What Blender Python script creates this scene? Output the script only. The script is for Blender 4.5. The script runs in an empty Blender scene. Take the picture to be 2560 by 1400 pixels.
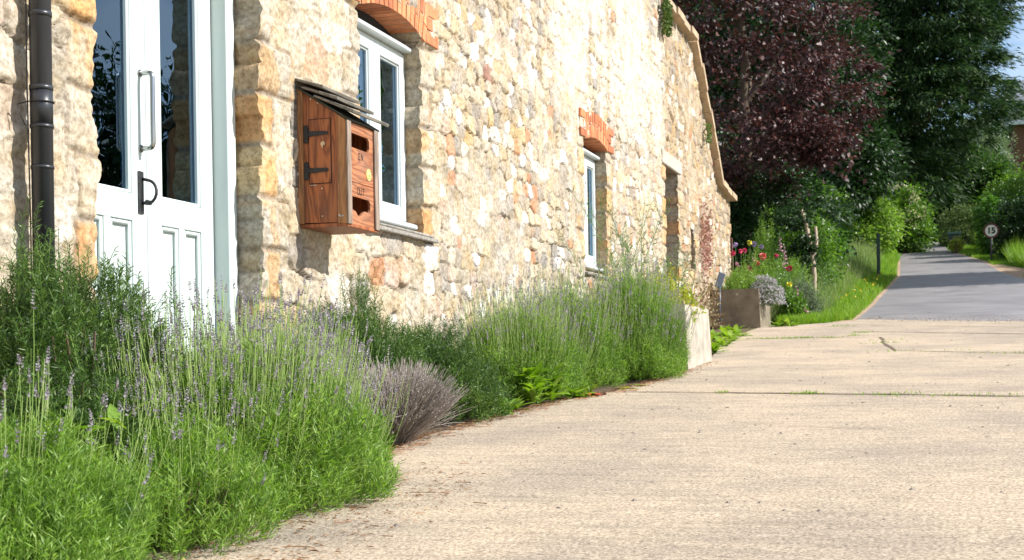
import bpy, bmesh, math
import numpy as np
from mathutils import Vector, Matrix, Euler
R = math.radians
S = bpy.context.scene
COL = S.collection

# ------------------------------------------------------------------ camera
F_PX = 3550.0; ROLL = 0.016; YAW = math.atan(1100/3550); CAMX = 3.4
cd = bpy.data.cameras.new('camera'); cam = bpy.data.objects.new('camera', cd); COL.objects.link(cam)
S.camera = cam
cd.sensor_width = 36; cd.sensor_fit = 'HORIZONTAL'
cd.lens = F_PX/2560*36
cd.shift_y = 229/2560
cd.clip_start = 0.05; cd.clip_end = 2000
cam.location = (CAMX, 0, 0)
_fw = Vector((-math.sin(YAW), math.cos(YAW), 0)); _rt = Vector((math.cos(YAW), math.sin(YAW), 0)); _up = Vector((0, 0, 1))
_m = Matrix((_rt, _up, -_fw)).transposed()
cam.rotation_euler = (_m @ Matrix.Rotation(-ROLL, 3, 'Z')).to_euler()
cd.dof.use_dof = True; cd.dof.focus_distance = 7.0; cd.dof.aperture_fstop = 9.0

# ------------------------------------------------------------------ light
SUN_EL, SUN_AZ = R(38.5), R(7.0)          # azimuth measured from +X towards +Y
W = bpy.data.worlds.new('World'); S.world = W; W.use_nodes = True
nt = W.node_tree; nt.nodes.clear()
wo = nt.nodes.new('ShaderNodeOutputWorld'); bg = nt.nodes.new('ShaderNodeBackground')
sky = nt.nodes.new('ShaderNodeTexSky'); sky.sky_type = 'NISHITA'; sky.sun_disc = False
sky.sun_elevation = SUN_EL; sky.sun_rotation = R(90)-SUN_AZ; sky.air_density = 1.0; sky.dust_density = 0.3; sky.ozone_density = 2.5
tc = nt.nodes.new('ShaderNodeTexCoord'); mp = nt.nodes.new('ShaderNodeMapping'); mp.inputs['Scale'].default_value = (1, 1, 3.2)
mp.inputs['Location'].default_value = (0.35, 0.1, 0.0)
nz = nt.nodes.new('ShaderNodeTexNoise'); nz.inputs['Scale'].default_value = 2.6; nz.inputs['Detail'].default_value = 7; nz.inputs['Roughness'].default_value = .55
cr = nt.nodes.new('ShaderNodeValToRGB'); cr.color_ramp.elements[0].position = .43; cr.color_ramp.elements[1].position = .60
cr.color_ramp.elements[1].color = (.85, .85, .85, 1)
mx = nt.nodes.new('ShaderNodeMix'); mx.data_type = 'RGBA'; mx.inputs[7].default_value = (7.5, 7.8, 8.3, 1)
L = nt.links.new
L(tc.outputs['Generated'], mp.inputs[0]); L(mp.outputs[0], nz.inputs[0]); L(nz.outputs[0], cr.inputs[0]); L(cr.outputs[0], mx.inputs[0])
L(sky.outputs[0], mx.inputs[6]); L(mx.outputs[2], bg.inputs[0]); L(bg.outputs[0], wo.inputs[0]); bg.inputs[1].default_value = .10
sl = bpy.data.lights.new('sun', 'SUN'); sl.energy = 4.6; sl.angle = R(.53); sl.color = (1, .965, .91)
so = bpy.data.objects.new('sun', sl); COL.objects.link(so)
sv = Vector((math.cos(SUN_EL)*math.cos(SUN_AZ), math.cos(SUN_EL)*math.sin(SUN_AZ), math.sin(SUN_EL)))
so.rotation_euler = sv.to_track_quat('Z', 'Y').to_euler(); so.location = (20, 5, 20)
S.view_settings.view_transform = 'Standard'; S.view_settings.look = 'None'
S.view_settings.exposure = 0.8; S.view_settings.gamma = 1
S.cycles.max_bounces = 6; S.cycles.transparent_max_bounces = 8; S.cycles.use_denoising = True

# ------------------------------------------------------------------ helpers: scene tree
def tag(o, label=None, cat=None, group=None, kind=None):
    if label: o['label'] = label
    if cat: o['category'] = cat
    if group: o['group'] = group
    if kind: o['kind'] = kind
    return o
def empty(name, loc, label, cat, group=None, rz=0):
    o = bpy.data.objects.new(name, None); o.location = loc; o.rotation_euler.z = rz; o.empty_display_size = .1
    COL.objects.link(o); return tag(o, label, cat, group)
def link(name, me, parent=None, mats=()):
    o = bpy.data.objects.new(name, me); COL.objects.link(o)
    for m in mats: me.materials.append(m)
    if parent is not None:
        o.parent = parent
        # geometry is written in world coordinates: undo the parent's placement
        M = Matrix.Identity(4); p = parent; chain = []
        while p is not None: chain.append(p); p = p.parent
        for q in reversed(chain): M = M @ (Matrix.Translation(q.location) @ q.rotation_euler.to_matrix().to_4x4())
        if M != Matrix.Identity(4): me.transform(M.inverted())
    return o
def copy_tree(o, parent=None):
    c = o.copy(); COL.objects.link(c)
    if parent is not None: c.parent = parent
    for ch in list(o.children): copy_tree(ch, c)
    return c
class MB:
    """collects simple solids into one mesh"""
    def __init__(s): s.bm = bmesh.new()
    def box(s, x0, x1, y0, y1, z0, z1, bev=0.0, mi=0, rot=None, jig=0):
        r = bmesh.ops.create_cube(s.bm, size=1)
        vs = r['verts']
        c = Vector(((x0+x1)/2, (y0+y1)/2, (z0+z1)/2)); d = (abs(x1-x0), abs(y1-y0), abs(z1-z0))
        for v in vs: v.co = Vector((v.co.x*d[0], v.co.y*d[1], v.co.z*d[2]))
        fs = {f for v in vs for f in v.link_faces}
        for f in fs: f.material_index = mi
        if bev > 0:
            es = {e for v in vs for e in v.link_edges}
            r = bmesh.ops.bevel(s.bm, geom=list(es), offset=min(bev, min(d)*.3), segments=1, profile=.5, affect='EDGES')
            for f in r['faces']: f.material_index = mi
            vs = list({v for f in list(r['faces'])+[f for f in fs if f.is_valid] for v in f.verts})
        for v in vs:
            co = v.co.copy()
            if rot is not None: co = rot @ co
            v.co = co + c
        return vs
    def prism(s, pts, a0, a1, axis='y', mi=0):
        """polygon pts in the plane normal to axis, extruded a0..a1"""
        def mk(p, a):
            if axis == 'y': return (p[0], a, p[1])
            if axis == 'x': return (a, p[0], p[1])
            return (p[0], p[1], a)
        A = [s.bm.verts.new(mk(p, a0)) for p in pts]; B = [s.bm.verts.new(mk(p, a1)) for p in pts]
        n = len(pts); fs = [s.bm.faces.new(A[::-1]), s.bm.faces.new(B)]
        for i in range(n): fs.append(s.bm.faces.new((A[i], A[(i+1) % n], B[(i+1) % n], B[i])))
        for f in fs: f.material_index = mi
        return A+B
    def ring(s, outer, inner, a0, a1, axis='x', mi=0):
        def mk(p, a):
            if axis == 'x': return (a, p[0], p[1])
            if axis == 'y': return (p[0], a, p[1])
            return (p[0], p[1], a)
        V = [[s.bm.verts.new(mk(p, a)) for p in loop] for loop in (outer, inner) for a in (a0, a1)]
        oa, ob, ia, ib = V; n = len(outer)
        for i in range(n):
            j = (i+1) % n
            for q in ((oa[i], oa[j], ia[j], ia[i]), (ob[j], ob[i], ib[i], ib[j]), (oa[j], oa[i], ob[i], ob[j]), (ia[i], ia[j], ib[j], ib[i])):
                f = s.bm.faces.new(q); f.material_index = mi
    def tube(s, pts, r, seg=10, mi=0, caps=True):
        pts = [Vector(p) for p in pts]; n = len(pts)
        rs = [r]*n if not hasattr(r, '__len__') else r
        rings = []; ref = None
        for i, p in enumerate(pts):
            t = (pts[min(i+1, n-1)]-pts[max(i-1, 0)]).normalized()
            if ref is None: ref = t.orthogonal().normalized()
            a = (ref - t*ref.dot(t)).normalized(); ref = a; b = t.cross(a)
            rings.append([s.bm.verts.new(p+(a*math.cos(k*2*math.pi/seg)+b*math.sin(k*2*math.pi/seg))*rs[i]) for k in range(seg)])
        for i in range(n-1):
            for k in range(seg):
                f = s.bm.faces.new((rings[i][k], rings[i][(k+1) % seg], rings[i+1][(k+1) % seg], rings[i+1][k])); f.smooth = True; f.material_index = mi
        if caps:
            for rr in (rings[0][::-1], rings[-1]): f = s.bm.faces.new(rr); f.material_index = mi
    def disc(s, c, ax, r, th, seg=24, mi=0):
        c = Vector(c); a = Vector(ax).normalized()
        s.tube([c, c+a*th], r, seg, mi)
    def build(s, name, mat, parent=None):
        me = bpy.data.meshes.new(name); bmesh.ops.recalc_face_normals(s.bm, faces=s.bm.faces); s.bm.to_mesh(me); s.bm.free()
        return link(name, me, parent, mat if isinstance(mat, (list, tuple)) else [mat])
class FM:
    """fast numpy mesh of quads"""
    def __init__(s): s.v = []; s.f = []; s.m = []; s.n = 0
    def add(s, v, f, mi=0):
        v = np.asarray(v, float).reshape(-1, 3); f = np.asarray(f, int).reshape(-1, 4)
        s.v.append(v); s.f.append(f+s.n); s.m.append(np.full(len(f), mi)); s.n += len(v)
    def leaves(s, P, D, L_, W_, mi=0, N=None, fold=.25, rng=None, mid=.45, droop=0.):
        n = len(P)
        if n == 0: return
        D = D/np.linalg.norm(D, axis=1, keepdims=True)
        if N is None: N = rng.normal(size=(n, 3))
        Sd = np.cross(D, N); Sd /= np.linalg.norm(Sd, axis=1, keepdims=True)+1e-9
        U = np.cross(Sd, D)
        L_ = np.broadcast_to(L_, (n,))[:, None]; W_ = np.broadcast_to(W_, (n,))[:, None]
        dz = np.array([0, 0, -1.])*L_*droop
        V = np.stack([P, P+D*L_*mid+Sd*W_/2+U*W_*fold, P+D*L_+dz, P+D*L_*mid-Sd*W_/2+U*W_*fold], 1)
        s.add(V, np.arange(4*n).reshape(n, 4), mi)
    def tubes(s, P, Rd, sides=3, mi=0):
        """P (n,K,3) paths, Rd (n,K) radii"""
        n, K, _ = P.shape
        T = np.gradient(P, axis=1); T /= np.linalg.norm(T, axis=2, keepdims=True)+1e-9
        ref = np.tile(np.array([.31, .57, .76]), (n, 1))[:, None, :]
        A = np.cross(T, ref); A /= np.linalg.norm(A, axis=2, keepdims=True)+1e-9
        B = np.cross(T, A)
        an = np.arange(sides)*2*np.pi/sides
        V = P[:, :, None, :]+Rd[:, :, None, None]*(A[:, :, None, :]*np.cos(an)[None, None, :, None]+B[:, :, None, :]*np.sin(an)[None, None, :, None])
        idx = np.arange(n*K*sides).reshape(n, K, sides)
        a = idx[:, :-1, :]; b = np.roll(idx, -1, 2)[:, :-1, :]; c = np.roll(idx, -1, 2)[:, 1:, :]; d = idx[:, 1:, :]
        s.add(V.reshape(-1, 3), np.stack([a, b, c, d], -1).reshape(-1, 4), mi)
    def build(s, name, mats, parent=None, smooth=False, colors=None):
        V = np.concatenate(s.v); Fc = np.concatenate(s.f); M_ = np.concatenate(s.m)
        me = bpy.data.meshes.new(name)
        me.vertices.add(len(V)); me.vertices.foreach_set('co', V.astype(np.float32).ravel())
        me.loops.add(Fc.size); me.loops.foreach_set('vertex_index', Fc.astype(np.int32).ravel())
        me.polygons.add(len(Fc)); me.polygons.foreach_set('loop_start', (np.arange(len(Fc))*4).astype(np.int32))
        me.polygons.foreach_set('material_index', M_.astype(np.int32))
        if smooth: me.polygons.foreach_set('use_smooth', np.ones(len(Fc), bool))
        if colors is not None:
            a = me.color_attributes.new('tint', 'FLOAT_COLOR', 'POINT')
            c = np.ones((len(V), 4), np.float32); c[:, :3] = colors; a.data.foreach_set('color', c.ravel())
        me.update(calc_edges=True)
        return link(name, me, parent, mats if isinstance(mats, (list, tuple)) else [mats])

# ------------------------------------------------------------------ helpers: noise
def h3(i, j, k):
    i = np.asarray(i).astype(np.int64); j = np.asarray(j).astype(np.int64)
    x = (i*374761393 + j*668265263 + k*2147483647) & 0xffffffff
    x = ((x ^ (x >> 13))*1274126177) & 0xffffffff
    x = (x ^ (x >> 16)); x = (x*2246822519) & 0xffffffff; x ^= (x >> 13)
    return (x & 0xffffff)/float(0x1000000)
def vn(x, y, k=0):
    xi = np.floor(x); yi = np.floor(y); fx = x-xi; fy = y-yi
    fx = fx*fx*(3-2*fx); fy = fy*fy*(3-2*fy)
    a = h3(xi, yi, k); b = h3(xi+1, yi, k); c = h3(xi, yi+1, k); d = h3(xi+1, yi+1, k)
    return (a*(1-fx)+b*fx)*(1-fy)+(c*(1-fx)+d*fx)*fy
def fbm(x, y, k=0, o=4):
    r = 0; a = .5; t = 0
    for q in range(o):
        r = r+a*vn(x*2**q+q*7.3, y*2**q+q*3.1, k+q); t += a; a *= .5
    return r/t
def ss(a, b, x):
    t = np.clip((x-a)/(b-a), 0, 1); return t*t*(3-2*t)

# ------------------------------------------------------------------ helpers: materials
def new_mat(name):
    m = bpy.data.materials.new(name); m.use_nodes = True
    n = m.node_tree.nodes; p = n['Principled BSDF']; return m, n, m.node_tree.links.new, p
def N_(n, typ, **kw):
    q = n.new(typ)
    for k, v in kw.items():
        if k.startswith('_'): setattr(q, k[1:], v)
        else: q.inputs[k].default_value = v
    return q
def plain(name, col, rough=.5, metal=0, var=.12, scale=8, bump=0., bscale=60, coat=0, stretch=(1, 1, 1), spec=.5):
    m, n, l, p = new_mat(name)
    c = N_(n, 'ShaderNodeTexCoord'); mpg = N_(n, 'ShaderNodeMapping'); mpg.inputs['Scale'].default_value = stretch
    l(c.outputs['Object'], mpg.inputs[0])
    t = N_(n, 'ShaderNodeTexNoise', Scale=scale, Detail=6.0, Roughness=.6); l(mpg.outputs[0], t.inputs[0])
    r = N_(n, 'ShaderNodeValToRGB'); l(t.outputs[0], r.inputs[0])
    r.color_ramp.elements[0].position = .3; r.color_ramp.elements[1].position = .7
    r.color_ramp.elements[0].color = tuple(x*(1-var) for x in col)+(1,); r.color_ramp.elements[1].color = tuple(min(1, x*(1+var)) for x in col)+(1,)
    l(r.outputs[0], p.inputs['Base Color'])
    p.inputs['Roughness'].default_value = rough; p.inputs['Metallic'].default_value = metal; p.inputs['Coat Weight'].default_value = coat
    p.inputs['Specular IOR Level'].default_value = spec
    if bump > 0:
        t2 = N_(n, 'ShaderNodeTexNoise', Scale=bscale, Detail=5.0); l(mpg.outputs[0], t2.inputs[0])
        b = N_(n, 'ShaderNodeBump', Strength=bump, Distance=.01); l(t2.outputs[0], b.inputs['Height']); l(b.outputs[0], p.inputs['Normal'])
    return m
def leafmat(name, cols, rough=.45, trans=.35, spec=.4, nscale=.9):
    """cols: list of base colours picked per leaf and blended with a slow noise through the plant"""
    m, n, l, p = new_mat(name)
    g = N_(n, 'ShaderNodeNewGeometry'); r = N_(n, 'ShaderNodeValToRGB'); r.color_ramp.interpolation = 'LINEAR'
    c = N_(n, 'ShaderNodeTexCoord'); t = N_(n, 'ShaderNodeTexNoise', Scale=nscale*4, Detail=2.0); l(c.outputs['Object'], t.inputs[0])
    ad = N_(n, 'ShaderNodeMath', _operation='MULTIPLY_ADD'); l(t.outputs[0], ad.inputs[0]); ad.inputs[1].default_value = .7
    ml = N_(n, 'ShaderNodeMath', _operation='MULTIPLY_ADD'); l(g.outputs['Random Per Island'], ml.inputs[0]); ml.inputs[1].default_value = .65; ml.inputs[2].default_value = -.18
    l(ml.outputs[0], ad.inputs[2]); l(ad.outputs[0], r.inputs[0])
    while len(r.color_ramp.elements) < len(cols): r.color_ramp.elements.new(.5)
    for i, q in enumerate(cols):
        r.color_ramp.elements[i].position = i/max(1, len(cols)-1); r.color_ramp.elements[i].color = tuple(q)+(1,)
    l(r.outputs[0], p.inputs['Base Color']); p.inputs['Roughness'].default_value = rough; p.inputs['Specular IOR Level'].default_value = spec
    tr = N_(n, 'ShaderNodeBsdfTranslucent'); hs = N_(n, 'ShaderNodeHueSaturation', Value=1.25, Saturation=1.1); l(r.outputs[0], hs.inputs['Color']); l(hs.outputs[0], tr.inputs[0])
    mxs = N_(n, 'ShaderNodeMixShader', Fac=trans); l(p.outputs[0], mxs.inputs[1]); l(tr.outputs[0], mxs.inputs[2])
    o = [q for q in n if q.type == 'OUTPUT_MATERIAL'][0]; l(mxs.outputs[0], o.inputs[0])
    return m

def wood(name, c0, c1, axis='z', rough=.6, sc=1.0, grey=0.0):
    m, n, l, p = new_mat(name)
    c = N_(n, 'ShaderNodeTexCoord'); mpg = N_(n, 'ShaderNodeMapping')
    s_ = {'z': (1, 1, .12), 'y': (1, .12, 1), 'x': (.12, 1, 1)}[axis]; mpg.inputs['Scale'].default_value = tuple(q*sc for q in s_)
    l(c.outputs['Object'], mpg.inputs[0])
    ds = N_(n, 'ShaderNodeTexNoise', Scale=9.0, Detail=2.0); l(mpg.outputs[0], ds.inputs[0])
    mxv = N_(n, 'ShaderNodeMix', _data_type='VECTOR'); mxv.inputs[0].default_value = .18; l(mpg.outputs[0], mxv.inputs[4]); l(ds.outputs['Color'], mxv.inputs[5])
    w = N_(n, 'ShaderNodeTexWave', Scale=14.0, Distortion=9.0, Detail=3.0); w.bands_direction = 'DIAGONAL'; w.inputs['Detail Scale'].default_value = 1.5
    l(mxv.outputs[1], w.inputs[0])
    f = N_(n, 'ShaderNodeTexNoise', Scale=120.0, Detail=6.0); l(mpg.outputs[0], f.inputs[0])
    mm = N_(n, 'ShaderNodeMath', _operation='MULTIPLY_ADD'); l(f.outputs[0], mm.inputs[0]); mm.inputs[1].default_value = .6
    m2 = N_(n, 'ShaderNodeMath', _operation='MULTIPLY'); l(w.outputs['Fac'], m2.inputs[0]); m2.inputs[1].default_value = .55; l(m2.outputs[0], mm.inputs[2])
    r = N_(n, 'ShaderNodeValToRGB'); l(mm.outputs[0], r.inputs[0]); r.color_ramp.elements[0].position = .15; r.color_ramp.elements[1].position = .85
    r.color_ramp.elements[0].color = tuple(c0)+(1,); r.color_ramp.elements[1].color = tuple(c1)+(1,)
    big = N_(n, 'ShaderNodeTexNoise', Scale=7.0, Detail=3.0); l(c.outputs['Object'], big.inputs[0])
    r2 = N_(n, 'ShaderNodeValToRGB'); l(big.outputs[0], r2.inputs[0]); r2.color_ramp.elements[0].position = .45; r2.color_ramp.elements[1].position = .7
    mxc = N_(n, 'ShaderNodeMix', _data_type='RGBA'); l(r.outputs[0], mxc.inputs[6]); mxc.inputs[7].default_value = (.16, .12, .09, 1)
    sc2 = N_(n, 'ShaderNodeMath', _operation='MULTIPLY'); l(r2.outputs[0], sc2.inputs[0]); sc2.inputs[1].default_value = .25+grey; l(sc2.outputs[0], mxc.inputs[0])
    l(mxc.outputs[2], p.inputs['Base Color']); p.inputs['Roughness'].default_value = rough
    b = N_(n, 'ShaderNodeBump', Strength=.35, Distance=.003); l(mm.outputs[0], b.inputs['Height']); l(b.outputs[0], p.inputs['Normal'])
    return m

def stone_mat():
    m, n, l, p = new_mat('rubble_stone')
    a = N_(n, 'ShaderNodeVertexColor'); a.layer_name = 'tint'
    c = N_(n, 'ShaderNodeTexCoord')
    t1 = N_(n, 'ShaderNodeTexNoise', Scale=38.0, Detail=8.0, Roughness=.7); l(c.outputs['Object'], t1.inputs[0])
    r1 = N_(n, 'ShaderNodeValToRGB'); l(t1.outputs[0], r1.inputs[0])
    r1.color_ramp.elements[0].position = .36; r1.color_ramp.elements[0].color = (.52, .47, .40, 1); r1.color_ramp.elements[1].position = .58; r1.color_ramp.elements[1].color = (1.12, 1.11, 1.09, 1)
    m1 = N_(n, 'ShaderNodeMix', _data_type='RGBA', _blend_type='MULTIPLY'); m1.inputs[0].default_value = .85; l(a.outputs[0], m1.inputs[6]); l(r1.outputs[0], m1.inputs[7])
    t2 = N_(n, 'ShaderNodeTexNoise', Scale=5.0, Detail=5.0, Roughness=.6); l(c.outputs['Object'], t2.inputs[0])
    r2 = N_(n, 'ShaderNodeValToRGB'); l(t2.outputs[0], r2.inputs[0]); r2.color_ramp.elements[0].position = .35; r2.color_ramp.elements[0].color = (.92, .78, .58, 1); r2.color_ramp.elements[1].position = .6; r2.color_ramp.elements[1].color = (1.03, 1.04, 1.10, 1)
    m2 = N_(n, 'ShaderNodeMix', _data_type='RGBA', _blend_type='MULTIPLY'); m2.inputs[0].default_value = .7; l(m1.outputs[2], m2.inputs[6]); l(r2.outputs[0], m2.inputs[7])
    # small pits
    v = N_(n, 'ShaderNodeTexVoronoi', Scale=70.0); l(c.outputs['Object'], v.inputs[0])
    r3 = N_(n, 'ShaderNodeValToRGB'); l(v.outputs['Distance'], r3.inputs[0]); r3.color_ramp.elements[0].position = .05; r3.color_ramp.elements[1].position = .16
    r3.color_ramp.elements[0].color = (.45, .38, .3, 1)
    m3 = N_(n, 'ShaderNodeMix', _data_type='RGBA', _blend_type='MULTIPLY'); m3.inputs[0].default_value = .6; l(m2.outputs[2], m3.inputs[6]); l(r3.outputs[0], m3.inputs[7])
    l(m3.outputs[2], p.inputs['Base Color']); p.inputs['Roughness'].default_value = .92; p.inputs['Specular IOR Level'].default_value = .2
    b = N_(n, 'ShaderNodeBump', Strength=.8, Distance=.012); l(t1.outputs[0], b.inputs['Height']); l(b.outputs[0], p.inputs['Normal'])
    return m
def glass_mat(name='window_glass', tint=(.52, .76, 1.0)):
    m, n, l, p = new_mat(name)
    n.remove(p)
    tr = N_(n, 'ShaderNodeBsdfTransparent'); tr.inputs[0].default_value = (.55, .58, .6, 1)
    gl = N_(n, 'ShaderNodeBsdfGlossy'); gl.inputs['Roughness'].default_value = .004; gl.inputs['Color'].default_value = tint+(1,)  # blue put into the reflection colour to deepen the mirrored sky
    fr = N_(n, 'ShaderNodeFresnel', IOR=1.62)
    mu = N_(n, 'ShaderNodeMath', _operation='MULTIPLY'); mu.inputs[1].default_value = 1.9; mu.use_clamp = True; l(fr.outputs[0], mu.inputs[0])
    c = N_(n, 'ShaderNodeTexCoord'); t = N_(n, 'ShaderNodeTexNoise', Scale=5.0, Detail=1.0); l(c.outputs['Object'], t.inputs[0])
    b = N_(n, 'ShaderNodeBump', Strength=.12, Distance=.01); l(t.outputs[0], b.inputs['Height']); l(b.outputs[0], gl.inputs['Normal'])
    mxs = N_(n, 'ShaderNodeMixShader'); l(mu.outputs[0], mxs.inputs[0]); l(tr.outputs[0], mxs.inputs[1]); l(gl.outputs[0], mxs.inputs[2])
    o = [q for q in n if q.type == 'OUTPUT_MATERIAL'][0]; l(mxs.outputs[0], o.inputs[0])
    return m

M = {}
M['stone'] = stone_mat()
M['glass'] = glass_mat()
M['paint'] = plain('pale_green_white_paint', (.53, .60, .575), .42, var=.07, scale=6, bump=.12, bscale=30, stretch=(1, 1, .15))
M['white'] = plain('white_window_paint', (.56, .61, .605), .4, var=.03)
M['dark'] = plain('recess_shade_black', (.012, .012, .014), .9)
M['brick'] = plain('orange_brick', (.56, .20, .085), .85, var=.28, scale=14, bump=.5, bscale=50)
def brick_tones(m):
    n = m.node_tree.nodes; l = m.node_tree.links.new; p = n['Principled BSDF']; src = p.inputs['Base Color'].links[0].from_socket
    g = N_(n, 'ShaderNodeNewGeometry'); r_ = N_(n, 'ShaderNodeValToRGB'); l(g.outputs['Random Per Island'], r_.inputs[0]); e = r_.color_ramp.elements
    e[0].color = (.62, .55, .55, 1); e[1].color = (1.15, 1.25, 1.35, 1); q = e.new(.5); q.color = (.95, .95, .9, 1)
    mm = N_(n, 'ShaderNodeMix', _data_type='RGBA', _blend_type='MULTIPLY'); mm.inputs[0].default_value = 1; l(src, mm.inputs[6]); l(r_.outputs[0], mm.inputs[7]); l(mm.outputs[2], p.inputs['Base Color'])
brick_tones(M['brick'])
M['mortar'] = plain('lime_mortar', (.50, .43, .32), .95, var=.2, scale=30, bump=.6)
M['coping'] = plain('sandstone_coping', (.42, .31, .20), .9, var=.3, scale=7, bump=.6, bscale=30)
M['slate'] = plain('grey_slate', (.24, .22, .19), .8, var=.5, scale=30, bump=.7, bscale=60)
M['pipe'] = plain('black_plastic_pipe', (.022, .024, .028), .35, var=.35, scale=9, stretch=(1, 1, .3))
M['cable'] = plain('black_cable', (.02, .02, .02), .5)
M['iron'] = plain('black_iron', (.018, .018, .02), .45, var=.3, scale=40, bump=.5, bscale=90)
M['steel'] = plain('brushed_steel', (.42, .42, .41), .2, metal=1, var=.05)
M['wood_r'] = wood('red_brown_timber', (.15, .038, .012), (.42, .135, .042), 'z')
M['wood_p'] = wood('amber_timber_post', (.22, .09, .028), (.44, .20, .07), 'z')
M['wood_f'] = wood('weathered_front_timber', (.17, .055, .022), (.44, .17, .07), 'y', grey=.15)
M['wood_g'] = wood('grey_roof_timber', (.08, .075, .06), (.24, .22, .185), 'y', grey=.1)
M['wood_s'] = wood('weathered_grey_stile', (.12, .085, .06), (.30, .23, .18), 'z', grey=.2)
M['brass'] = plain('lock_metal', (.55, .5, .4), .25, metal=1)
M['ink'] = plain('burnt_lettering', (.012, .009, .008), .8)
M['badge_y'] = plain('badge_yellow', (.75, .68, .25), .5, var=.05)
M['badge_g'] = plain('badge_green', (.05, .10, .03), .5, var=.05)
M['concrete_t'] = plain('pale_concrete_trough', (.36, .32, .26), .9, var=.38, scale=7, bump=.6, bscale=80)
M['concrete_d'] = plain('lichened_concrete_trough', (.30, .25, .18), .9, var=.35, scale=5, bump=.7, bscale=60)
M['soil'] = plain('dark_soil', (.07, .045, .03), .95, var=.4, scale=30, bump=1.0, bscale=60)
M['bark'] = plain('brown_bark', (.10, .07, .045), .9, var=.4, scale=16, bump=.8, bscale=40, stretch=(1, 1, .3))
M['bark_p'] = plain('pale_bark', (.42, .33, .24), .9, var=.35, scale=14, bump=.8, bscale=40, stretch=(1, 1, .3))

# ------------------------------------------------------------------ ground profile
KY = np.array([-30, 0, 21, 24, 30, 40, 50, 60, 70, 90, 140, 300.]); KZ = np.array([-2.7, -.79, .58, .8, 1.28, 2.4, 3.65, 5.0, 5.7, 6.3, 7.5, 9.])
_yy = np.arange(-30, 300.01, .5); _k = np.ones(9)/9
_zz = np.interp(_yy, KY, KZ); _zz[4:-4] = np.convolve(_zz, _k, 'valid')
def zg(y): return np.interp(y, _yy, _zz)
def G(x, y, dz=0): return Vector((x, y, float(zg(y))+dz))
def sheet(name, left, right, y0, y1, mat, dz, nx=8, label=None, kind='structure', dy=.5, ends=None):
    """left/right: functions of y; rows follow the shared ground profile"""
    ys = np.arange(y0, y1+1e-6, dy); fm = FM(); V = []
    for i, y in enumerate(ys):
        a, b = left(y), right(y)
        for t in np.linspace(0, 1, nx+1):
            x = a+(b-a)*t; yy = y
            if ends is not None: yy = ends(x, y, i, len(ys))
            V.append((x, yy, float(zg(yy))+dz))
    n = nx+1; Fq = [(i*n+j, i*n+j+1, (i+1)*n+j+1, (i+1)*n+j) for i in range(len(ys)-1) for j in range(nx)]
    fm.add(V, Fq); o = fm.build(name, mat); 
    return tag(o, label, None, None, kind)

def ground_mat():
    m, n, l, p = new_mat('grass_and_earth')
    c = N_(n, 'ShaderNodeTexCoord')
    t = N_(n, 'ShaderNodeTexNoise', Scale=1.1, Detail=8.0, Roughness=.65); l(c.outputs['Object'], t.inputs[0])
    r = N_(n, 'ShaderNodeValToRGB'); l(t.outputs[0], r.inputs[0]); e = r.color_ramp.elements
    e[0].position = .3; e[0].color = (.055, .10, .018, 1); e[1].position = .7; e[1].color = (.13, .21, .035, 1)
    l(r.outputs[0], p.inputs['Base Color']); p.inputs['Roughness'].default_value = .9; p.inputs['Specular IOR Level'].default_value = .1
    b = N_(n, 'ShaderNodeBump', Strength=1.0, Distance=.05); t2 = N_(n, 'ShaderNodeTexNoise', Scale=18.0, Detail=5.0); l(c.outputs['Object'], t2.inputs[0]); l(t2.outputs[0], b.inputs['Height']); l(b.outputs[0], p.inputs['Normal'])
    return m
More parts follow.
